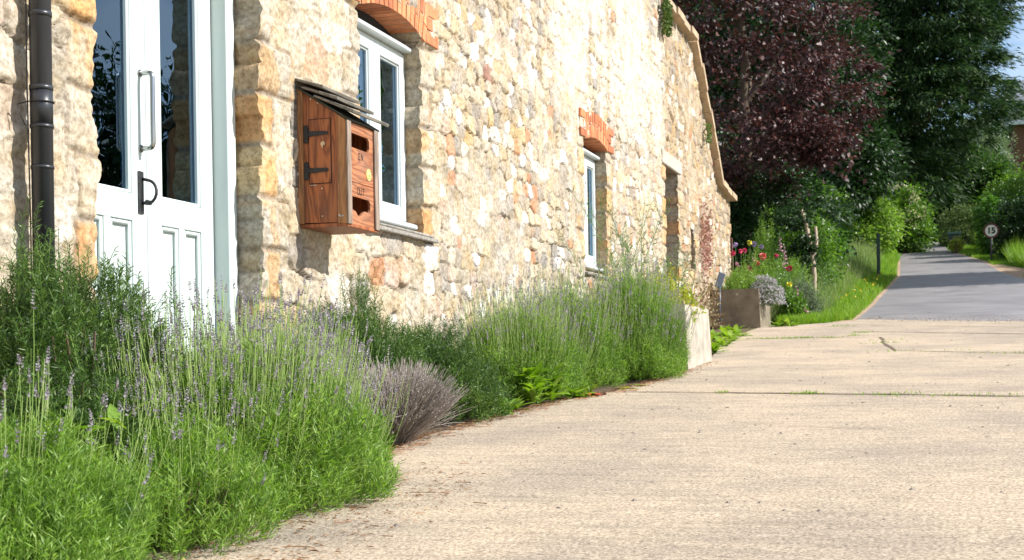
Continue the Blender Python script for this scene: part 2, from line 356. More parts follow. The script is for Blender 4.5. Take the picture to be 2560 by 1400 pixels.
def concrete_mat():
    m, n, l, p = new_mat('brushed_concrete')
    c = N_(n, 'ShaderNodeTexCoord')
    # transverse brush marks, long along the slab joints
    mpg = N_(n, 'ShaderNodeMapping'); mpg.inputs['Rotation'].default_value = (0, 0, R(14)); mpg.inputs['Scale'].default_value = (.9, 6, 1); l(c.outputs['Object'], mpg.inputs[0])
    t = N_(n, 'ShaderNodeTexNoise', Scale=2.6, Detail=7.0, Roughness=.62); l(mpg.outputs[0], t.inputs[0])
    r = N_(n, 'ShaderNodeValToRGB'); l(t.outputs[0], r.inputs[0]); e = r.color_ramp.elements
    e[0].position = .30; e[0].color = (.345, .30, .25, 1); e[1].position = .54; e[1].color = (.45, .385, .315, 1)
    # aggregate speckle
    t2 = N_(n, 'ShaderNodeTexNoise', Scale=85.0, Detail=6.0, Roughness=.8); l(c.outputs['Object'], t2.inputs[0])
    r2 = N_(n, 'ShaderNodeValToRGB'); l(t2.outputs[0], r2.inputs[0]); e = r2.color_ramp.elements
    e[0].position = .39; e[0].color = (.30, .28, .27, 1); e[1].position = .60; e[1].color = (1.45, 1.42, 1.34, 1)
    q = e.new(.5); q.color = (.95, .92, .86, 1)
    m1 = N_(n, 'ShaderNodeMix', _data_type='RGBA', _blend_type='MULTIPLY'); m1.inputs[0].default_value = .9; l(r.outputs[0], m1.inputs[6]); l(r2.outputs[0], m1.inputs[7])
    t3 = N_(n, 'ShaderNodeTexNoise', Scale=.9, Detail=6.0, Roughness=.65); l(c.outputs['Object'], t3.inputs[0])
    r3 = N_(n, 'ShaderNodeValToRGB'); l(t3.outputs[0], r3.inputs[0]); e = r3.color_ramp.elements
    e[0].position = .38; e[0].color = (.80, .80, .81, 1); e[1].position = .60; e[1].color = (1.08, 1.05, 1.0, 1)
    m2 = N_(n, 'ShaderNodeMix', _data_type='RGBA', _blend_type='MULTIPLY'); m2.inputs[0].default_value = 1; l(m1.outputs[2], m2.inputs[6]); l(r3.outputs[0], m2.inputs[7])
    l(m2.outputs[2], p.inputs['Base Color']); p.inputs['Roughness'].default_value = .9; p.inputs['Specular IOR Level'].default_value = .2
    ad = N_(n, 'ShaderNodeMath', _operation='MULTIPLY_ADD'); l(t.outputs[0], ad.inputs[0]); ad.inputs[1].default_value = .5; l(t2.outputs[0], ad.inputs[2])
    b = N_(n, 'ShaderNodeBump', Strength=.7, Distance=.006); l(ad.outputs[0], b.inputs['Height']); l(b.outputs[0], p.inputs['Normal'])
    return m
def tarmac_mat():
    m, n, l, p = new_mat('tarmac')
    c = N_(n, 'ShaderNodeTexCoord')
    t = N_(n, 'ShaderNodeTexNoise', Scale=1.2, Detail=8.0, Roughness=.6); l(c.outputs['Object'], t.inputs[0])
    r = N_(n, 'ShaderNodeValToRGB'); l(t.outputs[0], r.inputs[0]); e = r.color_ramp.elements
    e[0].position = .3; e[0].color = (.17, .158, .16, 1); e[1].position = .7; e[1].color = (.28, .262, .262, 1)
    # Pale grit lies thicker near the concrete
    t2 = N_(n, 'ShaderNodeTexNoise', Scale=26.0, Detail=3.0, Roughness=.8); l(c.outputs['Object'], t2.inputs[0])
    r2 = N_(n, 'ShaderNodeValToRGB'); l(t2.outputs[0], r2.inputs[0]); e = r2.color_ramp.elements; e[0].position = .60; e[1].position = .68
    m1 = N_(n, 'ShaderNodeMix', _data_type='RGBA'); l(r2.outputs[0], m1.inputs[0]); l(r.outputs[0], m1.inputs[6]); m1.inputs[7].default_value = (.34, .29, .24, 1)
    l(m1.outputs[2], p.inputs['Base Color']); p.inputs['Roughness'].default_value = .5
    return m
M['ground'] = ground_mat(); M['concrete'] = concrete_mat(); M['tarmac'] = tarmac_mat()

def flat(v): return lambda y: v
sheet('ground', flat(-90), flat(90), -25, 260, M['ground'], 0, 60)
def bed_edge(y): return float(np.interp(y, [-10, 3.5, 5, 6.8, 8.8, 9.6, 11.2, 13, 15.5, 18, 21, 21.6, 23.2], [.95, .92, .90, .78, .95, 1.15, 1.30, 1.28, .95, .74, .72, 1.30, 2.0]))
def joint_y(x, x0, y0, x1, y1): return y0+(y1-y0)*(x-x0)/(x1-x0)
def apron_end(x): return 23.0-(x-1.97)*.93 if x < 6 else 23.0-4.03*.93-(x-6)*.3
def apron_ends(x, y, i, n): return y if i < n-1 else y
# concrete forecourt: rows bend to the slanting far edge
def forecourt():
    fm = FM(); V = []; ny = 130; nx = 60
    us = np.linspace(0, 1, ny+1)
    for u in us:
        for t in np.linspace(0, 1, nx+1)**1.5:
            xe = 1.2+(24-1.2)*t; ye = apron_end(xe)
            y = -12+(ye+12)*u
            xl = bed_edge(y); x = xl+(24-xl)*t; y = -12+(apron_end(x)+12)*u
            V.append((x, y, float(zg(y))+.012))
    n = nx+1; fm.add(V, [(i*n+j, i*n+j+1, (i+1)*n+j+1, (i+1)*n+j) for i in range(ny) for j in range(nx)])
    return tag(fm.build('forecourt', M['concrete']), 'pale brushed concrete forecourt in front of the stone barn', None, None, 'structure')
forecourt()
bed_mat = plain('bed_soil', (.10, .065, .04), .95, var=.5, scale=25, bump=1.0, bscale=50)
sheet('soil', flat(-.05), lambda y: bed_edge(y)+.01, -6, 21, bed_mat, .006, 3)
def road_l(y): return float(np.interp(y, [20, 23, 31.6, 40, 48, 56, 62, 70, 85, 120], [2.2, 1.97, 1.95, 2.1, 1.85, 1.6, 1.0, -.5, -5, -16]))
def road_r(y): return float(np.interp(y, [20, 31, 36.7, 40, 46, 53, 58, 66, 80, 120], [5.9, 5.45, 5.15, 4.75, 4.35, 3.35, 3.1, 2.2, -1.5, -12]))
def road():
    fm = FM(); V = []; nx = 24; ys = np.linspace(0, 1, 160)
    for u in ys:
        for t in np.linspace(0, 1, nx+1):
            y = 23+(110-23)*u; x = road_l(y)+(road_r(y)-road_l(y))*t
            y0 = apron_end(x)-.25
            y = y0+(110-y0)*u; x = road_l(y)+(road_r(y)-road_l(y))*t
            V.append((x, y, float(zg(y))+.008))
    n = nx+1; fm.add(V, [(i*n+j, i*n+j+1, (i+1)*n+j+1, (i+1)*n+j) for i in range(len(ys)-1) for j in range(nx)])
    return tag(fm.build('road', M['tarmac']), 'grey tarmac lane climbing away past the verge', None, None, 'structure')
road()
# earth margins along the lane
dirt = plain('dusty_earth', (.36, .25, .16), .95, var=.35, scale=6, bump=.8, bscale=30)
rng0 = np.random.default_rng(3)
_wob = lambda y, k: (fbm(np.array([y*1.3]), np.array([k*9.]), k)[0]-.5)
sheet('dirt_margin', lambda y: road_l(y)-.16-.25*_wob(y, 1)-(.25 if y < 25 else 0), lambda y: road_l(y)+.12+.2*_wob(y, 2), 21.5, 52, dirt, .004, 2, dy=.5)
def dm_r(y): return road_r(y)+float(np.interp(y, [34, 36, 40, 43, 47], [.1, 1.8, 1.3, .5, .2]))+.4*_wob(y, 4)
sheet('dirt_margin', lambda y: road_r(y)-.12+.2*_wob(y, 3), dm_r, 33.5, 52, dirt, .004, 3)
# slab joints
jm = plain('joint_dirt', (.14, .105, .07), .95, var=.5, scale=30)
def joint(pts, w, k):
    fm = FM(); V = []
    P = []
    for (x0, y0), (x1, y1) in zip(pts[:-1], pts[1:]):
        n = max(2, int(math.hypot(x1-x0, y1-y0)/.05))
        for t in np.linspace(0, 1, n, endpoint=False): P.append((x0+(x1-x0)*t, y0+(y1-y0)*t))
    P.append(pts[-1]); P = np.array(P)
    T = np.gradient(P, axis=0); T /= np.linalg.norm(T, axis=1, keepdims=True); Nn = np.stack([-T[:, 1], T[:, 0]], 1)
    s = np.arange(len(P))*.05
    ww = w*(.35+1.1*fbm(s*4, s*0+k, k, 3)); cc = (fbm(s*1.5, s*0+k, k+20, 3)-.5)*.05
    A = P+Nn*(cc-ww/2)[:, None]; B = P+Nn*(cc+ww/2)[:, None]
    for a, b in zip(A, B):
        for q in (a, b): V.append((q[0], q[1], float(zg(q[1]))+.017))
    fm.add(V, [(2*i, 2*i+1, 2*i+3, 2*i+2) for i in range(len(P)-1)])
    return tag(fm.build('slab_joint', jm), None, None, None, 'structure')
joint([(1.1, 9.62), (3.8, 8.94), (9, 7.6)], .045, 1)
joint([(1.0, 17.25), (2.05, 17.1), (2.62, 16.95), (2.72, 15.6), (2.89, 14.1), (4.01, 13.28), (9, 9.7)], .035, 2)
joint([(2.2, 18.65), (4.18, 16.98), (8, 13.8)], .05, 3)
joint([(2.35, 20.6), (4.2, 18.9), (8, 15.6)], .03, 4)
joint([(2.3, 11.6), (3.2, 11.35), (4.5, 10.9)], .010, 6)
joint([(2.0, 12.2), (3.0, 12.1), (4.4, 11.6)], .008, 7)
joint([(2.4, 7.4), (3.4, 7.0), (4.0, 6.9)], .006, 8)

# ================================================================== THE BARN
barn = empty('stone_barn', (0, 12, float(zg(12))), 'long rubble stone barn with pale painted door and windows beside the lane', 'building')
OPEN = [  # y0, y1, z0, z1 (springing), rise, depth, kind
    (5.15, 6.61, -1.5, 2.23, .09, .30, 'door'),
    (7.93, 8.975, .93, 2.235, .09, .30, 'window'),
    (13.42, 14.36, .97, 2.265, .06, .30, 'window'),
    (17.53, 18.39, 1.13, 2.55, 0, .42, 'recess'),
    (19.22, 19.50, 1.37, 1.92, 0, .30, 'slit')]
WEND = 22.9; MAINEND = 17.5; WTOP = 5.4
COPE = [(17.4, 4.55), (19.45, 4.50), (20.15, 3.92), (20.8, 3.46), (21.6, 2.78), (22.95, 2.70)]
def cope_z(y): return np.interp(y, [p[0] for p in COPE], [p[1] for p in COPE])
def breaks(pts, steps):
    out = [pts[0]]
    for a, b, s in zip(pts[:-1], pts[1:], steps):
        n = max(1, int(round((b-a)/s))); out += list(a+(b-a)*np.arange(1, n+1)/n)
    return np.array(out)
def wall_fields(Y, Z):
    """height and colour of the rubble face"""
    near = 1-ss(8.9, 9.5, Y+.5*(fbm(Z*1.2, Y*0+3, 5)-.5))         # left of the second window the stones are big and limewashed
    wy = Y+.05*(fbm(Y*3, Z*3, 11)-.5); wz = Z+.06*(fbm(Y*2.2, Z*4, 12)-.5)+.05*(fbm(Y*.5, Z*.2, 13)-.5)
    def field(cw, ch, k):
        j0 = np.floor(wz/ch)
        F1 = np.full(Y.shape, 9.); F2 = F1.copy(); I = np.zeros(Y.shape); J = I.copy(); DY = I.copy(); DZ = I.copy()
        for dj in (-1, 0, 1):
            j = j0+dj; w = cw*(.75+.5*h3(j, 0*j, k)); off = h3(j, 0*j, k+1)*w; i0 = np.floor((wy+off)/w)
            for di in (-1, 0, 1):
                i = i0+di
                sy = (i+.5+.55*(h3(i, j, k+2)-.5))*w-off; sz = (j+.5+.4*(h3(i, j, k+3)-.5))*ch
                s = .68+.55*h3(i, j, k+4)
                d = ((np.abs(wy-sy)/(w*.5))**2.6+(np.abs(wz-sz)/(ch*.5))**2.6)**(1/2.6)/s
                nw = d < F1
                F2 = np.where(nw, F1, np.minimum(F2, d)); F1 = np.where(nw, d, F1)
                I = np.where(nw, i, I); J = np.where(nw, j, J); DY = np.where(nw, wy-sy, DY); DZ = np.where(nw, wz-sz, DZ)
        return F1, F2, I, J, DY, DZ
    a = field(.165, .112, 40); b = field(.29, .185, 60)
    pick = near > .5
    F1, F2, I, J, DY, DZ = [np.where(pick, q, p) for p, q in zip(a, b)]
    I = I+pick*1000
    edge = F2-F1
    fill = ss(.03, .15, edge+.07*(fbm(Y*22, Z*22, 19, 3)-.5))*(1-ss(1.3, 1.65, F1))
    # lime smeared over the joints
    lime = fbm(Y*1.6, Z*1.6, 21, 4); lime2 = fbm(Y*9, Z*9, 22, 3)
    smear = ss(.54, .68, lime+.22*near+.16*(lime2-.5))
    r1 = h3(I, J, 71); r2 = h3(I, J, 72); r3 = h3(I, J, 73); r4 = h3(I, J, 74)
    ht = fill*(.014+.022*r2+(r3-.5)*.14*np.clip(DY, -.12, .12)+(r4-.5)*.25*np.clip(DZ, -.08, .08))
    ht = ht*(1-.55*smear)+.016*smear*(1-fill)
    rough = (fbm(Y*16, Z*20, 31, 5)-.5)*(.018+.012*near)+(fbm(Y*3, Z*3, 32, 3)-.5)*.018
    ht = ht+rough
    pal = np.array([(.50, .44, .33), (.55, .50, .40), (.46, .40, .31), (.54, .45, .30), (.56, .42, .22), (.38, .345, .30), (.31, .295, .27), (.68, .67, .65), (.80, .79, .79), (.56, .26, .13), (.53, .41, .33), (.47, .41, .31), (.28, .12, .08)])
    cum = np.cumsum([.15, .14, .14, .08, .045, .12, .05, .08, .05, .03, .07, .11, .005]); cum /= cum[-1]
    ci = np.searchsorted(cum, r1.ravel()).clip(0, 12).reshape(r1.shape)
    col = pal[ci]*(.82+.36*r2)[..., None]
    # tone shifts inside one stone
    col = col*(.85+.3*fbm(Y*11, Z*11, 33, 3))[..., None]
    mort = np.array((.30, .255, .20))*np.ones(Y.shape+(1,)); lm = np.array((.62, .56, .45))*np.ones(Y.shape+(1,))
    mort = mort*(.75+.5*lime2)[..., None]
    c = mort*(1-fill)[..., None]+col*fill[..., None]
    sm = (smear*(.65-.35*fill)*(.5+.5*near)+smear*.15)[..., None]
    c = c*(1-sm)+lm*sm
    # thin dark cracks along some beds
    crack = (1-ss(.02, .07, edge))*(lime < .56)*(.25+.6*(np.abs(DZ) > .028))
    ht = ht-.014*crack*(1-.8*near); c = c*(1-.5*(crack*(1-.88*near))[..., None])
    # limewash streaks left high on the wall
    pw = fbm(Y*.9+20, Z*.33, 25, 4); pw2 = fbm(Y*5, Z*2.4, 26, 3)
    mask = ss(.50, .60, pw+.3*(pw2-.5)+.10*np.exp(-((Y-14.6)/2.6)**2-((Z-4.0)/1.5)**2)-.055)*ss(10.6, 12.5, Y)*(1-ss(17.2, 17.6, Y))*ss(1.7, 3.1, Z)
    c = c*(1-.62*mask[..., None])+np.array((.74, .71, .65))*.62*mask[..., None]; ht = ht*(1-.25*mask)
    # warm, buff tone of the far gable
    g = ss(17.4, 17.7, Y)[..., None]; c = c*(1-g)+c*np.array((.88, .80, .70))*g
    # quoin blocks round the openings
    for k, (y0, y1, z0, z1, rise, dep, kind) in enumerate(OPEN):
        if kind == 'slit': continue
        for side, ye in ((-1, y0), (1, y1)):
            sd = (Y-ye)*side
            bh = .27 if kind != 'recess' else .2
            zz = (Z-z0+.04*(fbm(Y*5, Z*0+k, 81)-.5))/bh+.3*k
            kk = np.floor(zz); fr = (zz-kk)*bh
            Lq = np.where(h3(kk, kk*0+side+5, 90+k) > .5, .31, .17)*(1.0+.5*(h3(kk, kk*0+side, 95+k)-.5))
            if kind == 'door': Lq = Lq*1.15
            Lq = Lq+.03*(fbm(Y*9, Z*9, 83)-.5)
            ins = (sd > -.03) & (sd < Lq) & (Z < z1+.06) & (Z > z0-.05)
            de = np.minimum(np.minimum(fr, bh-fr), np.maximum(Lq-sd, 0)); f2 = ss(.0, .028, de+.012*(lime2-.5))
            rr = h3(kk, kk*0+side+9, 97+k); r5 = h3(kk, kk*0+side+3, 98+k)
            qp = np.array([(.56, .48, .35), (.62, .48, .27), (.46, .42, .34), (.58, .51, .39), (.58, .40, .22), (.54, .47, .36), (.50, .45, .35)])
            qc = qp[(rr*6.99).astype(int)]*(.85+.3*fbm(Y*6, Z*6, 85, 3))[..., None]
            st = fbm(Y*7, Z*5, 88, 3); sw = (ss(.50, .60, st)*(r5 > .35))[..., None]; qc = qc*(1-sw)+qc*np.array((1.10, .84, .56))*sw
            hq = f2*(.014+.012*r5)+rough*1.1-ss(.05, 0, np.abs(sd))*.012
            ht = np.where(ins, hq, ht); c = np.where(ins[..., None], mort*(1-f2[..., None])+qc*f2[..., None], c)
    lum = c.mean(-1, keepdims=True); c = lum+(c-lum)*.9; c = c*.84+np.array((.54, .48, .375))*.16
    return ht, np.clip(c*.92, 0.01, .9)

def edge_off(z, k):
    """irregular line of an opening's jamb"""
    q = z/.27+.3*(k//2)
    b = np.floor(q); fr = q-b
    return (h3(b, b*0+k, 101)-.5)*.045+(fbm(z*9, z*0+k, 102, 3)-.5)*.03-(np.abs(fr-.5)*2)**6*.018*(1 if k % 2 else -1)*(-1)

def build_wall():
    yb = breaks([.8, 3.6, 5.15, 6.61, 7.93, 8.975, 11.5, 13.42, 14.36, 17.53, 18.39, 19.22, 19.50, WEND], [.05, .009, .009, .009, .009, .0095, .0125, .014, .016, .018, .018, .018, .020])
    zb = breaks([-1.2, -.4, .93, .97, 1.13, 1.37, 1.92, 2.235, 2.265, 2.55, 3.3, WTOP], [.04, .0100, .0133, .0100, .0100, .0100, .0100, .015, .0110, .0125, .015])
    Y0, Z0 = np.meshgrid(yb, zb, indexing='ij'); Y = Y0.copy(); Z = Z0.copy()
    # warp the grid so that jambs wander and heads arch
    for k, (a, b, z0, z1, rise, dep, kind) in enumerate(OPEN):
        inz = ss(z0-.08, z0+.02, Z0)*(1-ss(z1+.02, z1+.12, Z0))
        for q, ye in ((0, a), (1, b)):
            Y += edge_off(Z0, 2*k+q)*np.exp(-np.abs(Y0-ye)/.05)*inz*(.6 if kind == 'slit' else 1)
        if rise:
            t = np.clip((Y0-a)/(b-a), 0, 1); arch = (rise+.03)*4*t*(1-t)
            Z += arch*np.exp(-np.abs(Z0-z1)/.28)*((Y0 > a) & (Y0 < b))
    ht, col = wall_fields(Y, Z)
    V = np.stack([ht, Y, Z], -1); ny, nz = Y.shape
    idx = np.arange(ny*nz).reshape(ny, nz)
    yc = (yb[1:]+yb[:-1])/2; zc = (zb[1:]+zb[:-1])/2; YC, ZC = np.meshgrid(yc, zc, indexing='ij')
    keep = np.ones(YC.shape, bool)
    for (a, b, z0, z1, rise, dep, kind) in OPEN:
        keep &= ~((YC > a) & (YC < b) & (ZC > z0) & (ZC < z1))
    keep &= (YC < MAINEND) | (ZC < cope_z(YC)+.0)
    q = np.stack([idx[:-1, :-1], idx[1:, :-1], idx[1:, 1:], idx[:-1, 1:]], -1)[keep]
    fm = FM(); fm.add(V.reshape(-1, 3), q); C = [col.reshape(-1, 3)]
    # reveals: carry each jamb line back into the wall
    for k, (a, b, z0, z1, rise, dep, kind) in enumerate(OPEN):
        iz = np.where((zb >= z0-1e-6) & (zb <= z1+1e-6))[0]
        lines = [(int(np.argmin(abs(yb-a))), iz, 'j', 1), (int(np.argmin(abs(yb-b))), iz, 'j', -1)]
        nst = max(8, int(dep/.015)); tt = np.linspace(0, 1, nst+1)
        for (iy, izz, _, sgn) in lines:
            base = V[iy, izz]; cc = col[iy, izz]
            P = np.repeat(base[:, None, :], nst+1, 1).copy()
            P[:, :, 0] = base[:, None, 0]*(1-tt)[None, :]-dep*tt[None, :]
            dd = tt*dep
            bump = (fbm(dd[None, :]*11+k, base[:, None, 2]*11, 120+k, 3)-.5)*.04
            P[:, 1:, 1] += (bump*ss(0, .05, dd)[None, :])[:, 1:]*sgn - (sgn*.012*ss(0, .03, dd)[None, 1:])
            n0 = len(P); ii = np.arange(P.shape[0]*(nst+1)).reshape(P.shape[0], nst+1)
            qq = np.stack([ii[:-1, :-1], ii[:-1, 1:], ii[1:, 1:], ii[1:, :-1]], -1).reshape(-1, 4)
            if sgn < 0: qq = qq[:, ::-1]
            fm.add(P.reshape(-1, 3), qq)
            tone = .8+.4*fbm(dd[None, :]*9+3, base[:, None, 2]*9, 130+k, 3)
            C.append((cc[:, None, :]*tone[..., None]).reshape(-1, 3))
        # sill bed and head of the opening
        for zi, up in ((z0, 1), (z1, -1)):
            jz = int(np.argmin(abs(zb-zi))); iy = np.where((yb >= a-1e-6) & (yb <= b+1e-6))[0]
            base = V[iy, jz]; cc = col[iy, jz]; st = np.linspace(0, 1, 5)
            P = np.repeat(base[:, None, :], 5, 1).copy(); P[:, :, 0] = base[:, None, 0]*(1-st)-dep*st
            ii = np.arange(P.shape[0]*5).reshape(P.shape[0], 5)
            fm.add(P.reshape(-1, 3), np.stack([ii[:-1, :-1], ii[:-1, 1:], ii[1:, 1:], ii[1:, :-1]], -1).reshape(-1, 4)); C.append(np.repeat(cc[:, None], 5, 1).reshape(-1, 3))
    o = fm.build('stone_wall', M['stone'], barn, smooth=True, colors=np.concatenate(C))
    return o
build_wall()

# body behind the face: end gable, back wall, roof, dark rooms behind the glass
def tintless(name, c): return plain(name, c, .92, var=.3, scale=6, bump=1.0, bscale=9)
M['stone_far'] = tintless('rubble_gable', (.50, .41, .28))
b = MB(); pr = [(0, -.3)]
b.prism([(-.01, .0), (-.01, 2.70), (-.5, 2.70), (-5.5, 2.70), (-5.5, 0.)], WEND-.35, WEND, 'y')
b.box(-7, -6.6, .8, MAINEND, -1.2, WTOP); b.box(-7, -.05, .8, 1.15, -1.2, WTOP); b.box(-7, -.05, MAINEND-.3, MAINEND-.02, 2.75, WTOP)
b.box(-5.5, -5.2, MAINEND, WEND-.36, 0, 2.6)
b.build('rear_wall', M['stone_far'], barn)
b = MB(); b.prism([(.12, WTOP+.0), (-3.5, WTOP+2.4), (-7.2, WTOP), (-7.2, WTOP-.12), (-3.5, WTOP+2.27), (.12, WTOP-.12)], .7, MAINEND+.2, 'y')
b.build('roof', plain('clay_tiled_roof', (.23, .12, .08), .9, var=.4, scale=12, bump=1, bscale=30), barn)
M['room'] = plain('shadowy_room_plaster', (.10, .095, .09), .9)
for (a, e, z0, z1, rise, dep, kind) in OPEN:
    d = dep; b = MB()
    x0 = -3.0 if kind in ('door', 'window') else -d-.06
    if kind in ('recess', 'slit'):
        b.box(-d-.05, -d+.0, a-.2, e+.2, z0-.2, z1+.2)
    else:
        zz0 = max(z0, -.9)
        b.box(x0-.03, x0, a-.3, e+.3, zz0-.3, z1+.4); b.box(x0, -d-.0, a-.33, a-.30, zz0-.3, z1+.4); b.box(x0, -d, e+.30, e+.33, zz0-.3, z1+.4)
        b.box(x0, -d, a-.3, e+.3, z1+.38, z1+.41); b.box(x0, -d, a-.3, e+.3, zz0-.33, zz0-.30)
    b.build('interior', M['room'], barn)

# verge coping of the far gable, laid in slabs
b = MB()
cx0, cx1 = -.34, .13
for (a, za), (c, zc) in zip(COPE[:-1], COPE[1:]):
    Ls = math.hypot(c-a, zc-za); n = max(1, int(round(Ls/.48)))
    for i in range(n):
        t0, t1 = i/n+.004, (i+1)/n-.004
        ya, yb_ = a+(c-a)*t0, a+(c-a)*t1; z_a, z_b = za+(zc-za)*t0, za+(zc-za)*t1
        nrm = Vector((c-a, zc-za)).normalized(); nx_, nz_ = -nrm.y, nrm.x
        th = .085; j = .012*math.sin(i*7.3+a)
        b.prism([(ya, z_a+j), (yb_, z_b+j), (yb_+nx_*th, z_b+nz_*th+j), (ya+nx_*th, z_a+nz_*th+j)], 0, 1, 'x')
        b.bm.verts.ensure_lookup_table()
        for v in b.bm.verts[-8:]: v.co.x = cx1+.012*math.sin(i*3.1+v.co.z) if v.co.x > .5 else cx0
b.build('coping', M['coping'], barn)
# straight stone quoin strip and lintel of the blocked opening
b = MB()
b.box(-.40, .035, 17.30, 18.62, 2.55, 2.73, .012)
b.build('lintel', plain('pale_stone_lintel', (.42, .385, .32), .9, var=.2, scale=9, bump=.8, bscale=40), barn)
b = MB(); b.box(-.40, .05, 17.45, 18.45, 1.05, 1.135, .012); b.build('sill', plain('white_stone_sill', (.48, .46, .42), .9, var=.2, scale=9, bump=.8), barn)

# brick arches
def brick_arch(a, e, zs, rise, H, lend, rend, seed, depth=.20):
    rng = np.random.default_rng(seed); b = MB(); mo = MB()
    mid = (a+e)/2; half = (e-a)/2; Rr = (half**2+rise**2)/(2*rise); zc = zs+rise-Rr
    th = math.asin(half/Rr); n = int(round(2*half/.075)); n += (n+1) % 2
    for i in range(n):
        t0 = -th+2*th*(i+.10)/n; t1 = -th+2*th*(i+.90)/n
        split = rng.random() < .75
        segs = [(0, .105), (.118, H)] if (split and i % 2 == 0) else ([(0, .215*H/.245)] if not split else [(0, H-.112), (H-.10, H)])
        if not split: segs = [(0, H)]
        for s0, s1 in segs:
            p = []
            for t, s in ((t0, s0), (t1, s0), (t1, s1), (t0, s1)):
                rr = Rr+s; y = mid+rr*math.sin(t); z = zc+rr*math.cos(t)
                p.append((y, z))
            jx = .029+.004*rng.random()
            b.prism(p, -depth, jx, 'x')
    # stepped header blocks at the springings
    for sd, ye, ext in ((-1, a, lend), (1, e, rend)):
        nb = 3; hh = (H+.02)/nb
        for k in range(nb):
            w = ext if k % 2 == 0 else ext*.55
            z0 = zs-.0+k*hh+.005; z1 = zs+(k+1)*hh-.005
            o0 = ye+sd*(.012+.02*k*th*2); 
            b.box(-depth, .03+.006*rng.random(), min(o0, ye+sd*w), max(o0, ye+sd*w), z0, z1, .004)
    # mortar slab between the bricks
    N = 24; lo = []; hi = []
    for i in range(N+1):
        t = -th+2*th*i/N
        lo.append((mid+(Rr+.004)*math.sin(t), zc+(Rr+.004)*math.cos(t))); hi.append((mid+(Rr+H-.006)*math.sin(t), zc+(Rr+H-.006)*math.cos(t)))
    mo.prism(lo+hi[::-1], -depth+.004, .0245, 'x')
    mo.box(-depth+.01, .0235, a-lend*.97, a-.001, zs+.002, zs+H+.01); mo.box(-depth+.01, .0235, e+.001, e+rend*.97, zs+.002, zs+H+.01)
    o = b.build('brick_arch', M['brick'], barn); mo.build('mortar', M['mortar'], o)
brick_arch(7.93, 9.02, 2.235, .088, .27, .24, .25, 1)
brick_arch(13.44, 14.36, 2.262, .06, .25, .21, .26, 2)
brick_arch(5.15, 6.61, 2.23, .10, .27, .24, .24, 3)

# ------------------------------------------------------------------ windows
def frame_rect(b, x0, x1, y0, y1, z0, z1, ws, wt, wb=None, bev=.004):
    wb = wb or wt
    b.box(x0, x1, y0, y0+ws, z0, z1, bev); b.box(x0, x1, y1-ws, y1, z0, z1, bev)
    b.box(x0, x1, y0+ws+.0005, y1-ws-.0005, z1-wt, z1, bev); b.box(x0, x1, y0+ws+.0005, y1-ws-.0005, z0, z0+wb, bev)
def window(ya, yb_, zb_, zt, xf):
    """two-light casement; xf = plane of the sash faces"""
    mid = (ya+yb_)/2
    f = MB(); frame_rect(f, xf-.09, xf-.012, ya-.04, yb_+.01, zb_-.03, zt+.035, .05, .045)
    f.box(xf-.012, xf+.055, ya-.02, yb_+.015, zt+.012, zt+.045, .008)          # drip bar
    f.box(xf-.10, xf+.075, ya-.01, yb_+.02, zb_-.055, zb_-.022, .008)           # wooden sill
    f.box(xf-.085, xf-.02, mid-.02, mid+.02, zb_, zt, .003)
    fo = f.build('window', M['white'], barn)
    for y0, y1 in ((ya, mid-.003), (mid+.003, yb_)):
        s = MB(); frame_rect(s, xf-.045, xf, y0, y1, zb_, zt, .088, .085, .088, .004)
        frame_rect(s, xf-.04, xf-.012, y0+.0885, y1-.0885, zb_+.0885, zt-.0855, .012, .012, .012, .003)
        so_ = s.build('casement', M['white'], fo)
        g = MB(); g.box(xf-.032, xf-.026, y0+.09, y1-.09, zb_+.09, zt-.09); g.build('pane', M['glass'], fo)
    d = MB(); d.box(xf-.10, xf-.06, ya-.03, yb_+.03, zt+.046, zt+.24); d.build('head_recess_shade', M['dark'], fo)  # near-black sheet stands in for the shade of the recess above the frame
window(7.935, 8.972, 1.022, 2.150, -.108)
window(13.46, 14.375, 1.075, 2.165, -.108)
b = MB()
rs = np.random.default_rng(8)
b.box(-.14, .068, 7.80, 9.115, .895, .925, .006); b.box(-.14, .055, 7.86, 9.06, .9265, .945, .005)
for v in b.bm.verts: v.co.x += rs.normal()*.002; v.co.z += rs.normal()*.002+(.0 if v.co.x < 0 else -.012)
b.build('slate_sill', M['slate'], barn)
b = MB(); b.box(-.14, .05, 13.36, 14.52, .93, .958, .006); b.build('slate_sill', M['slate'], barn)

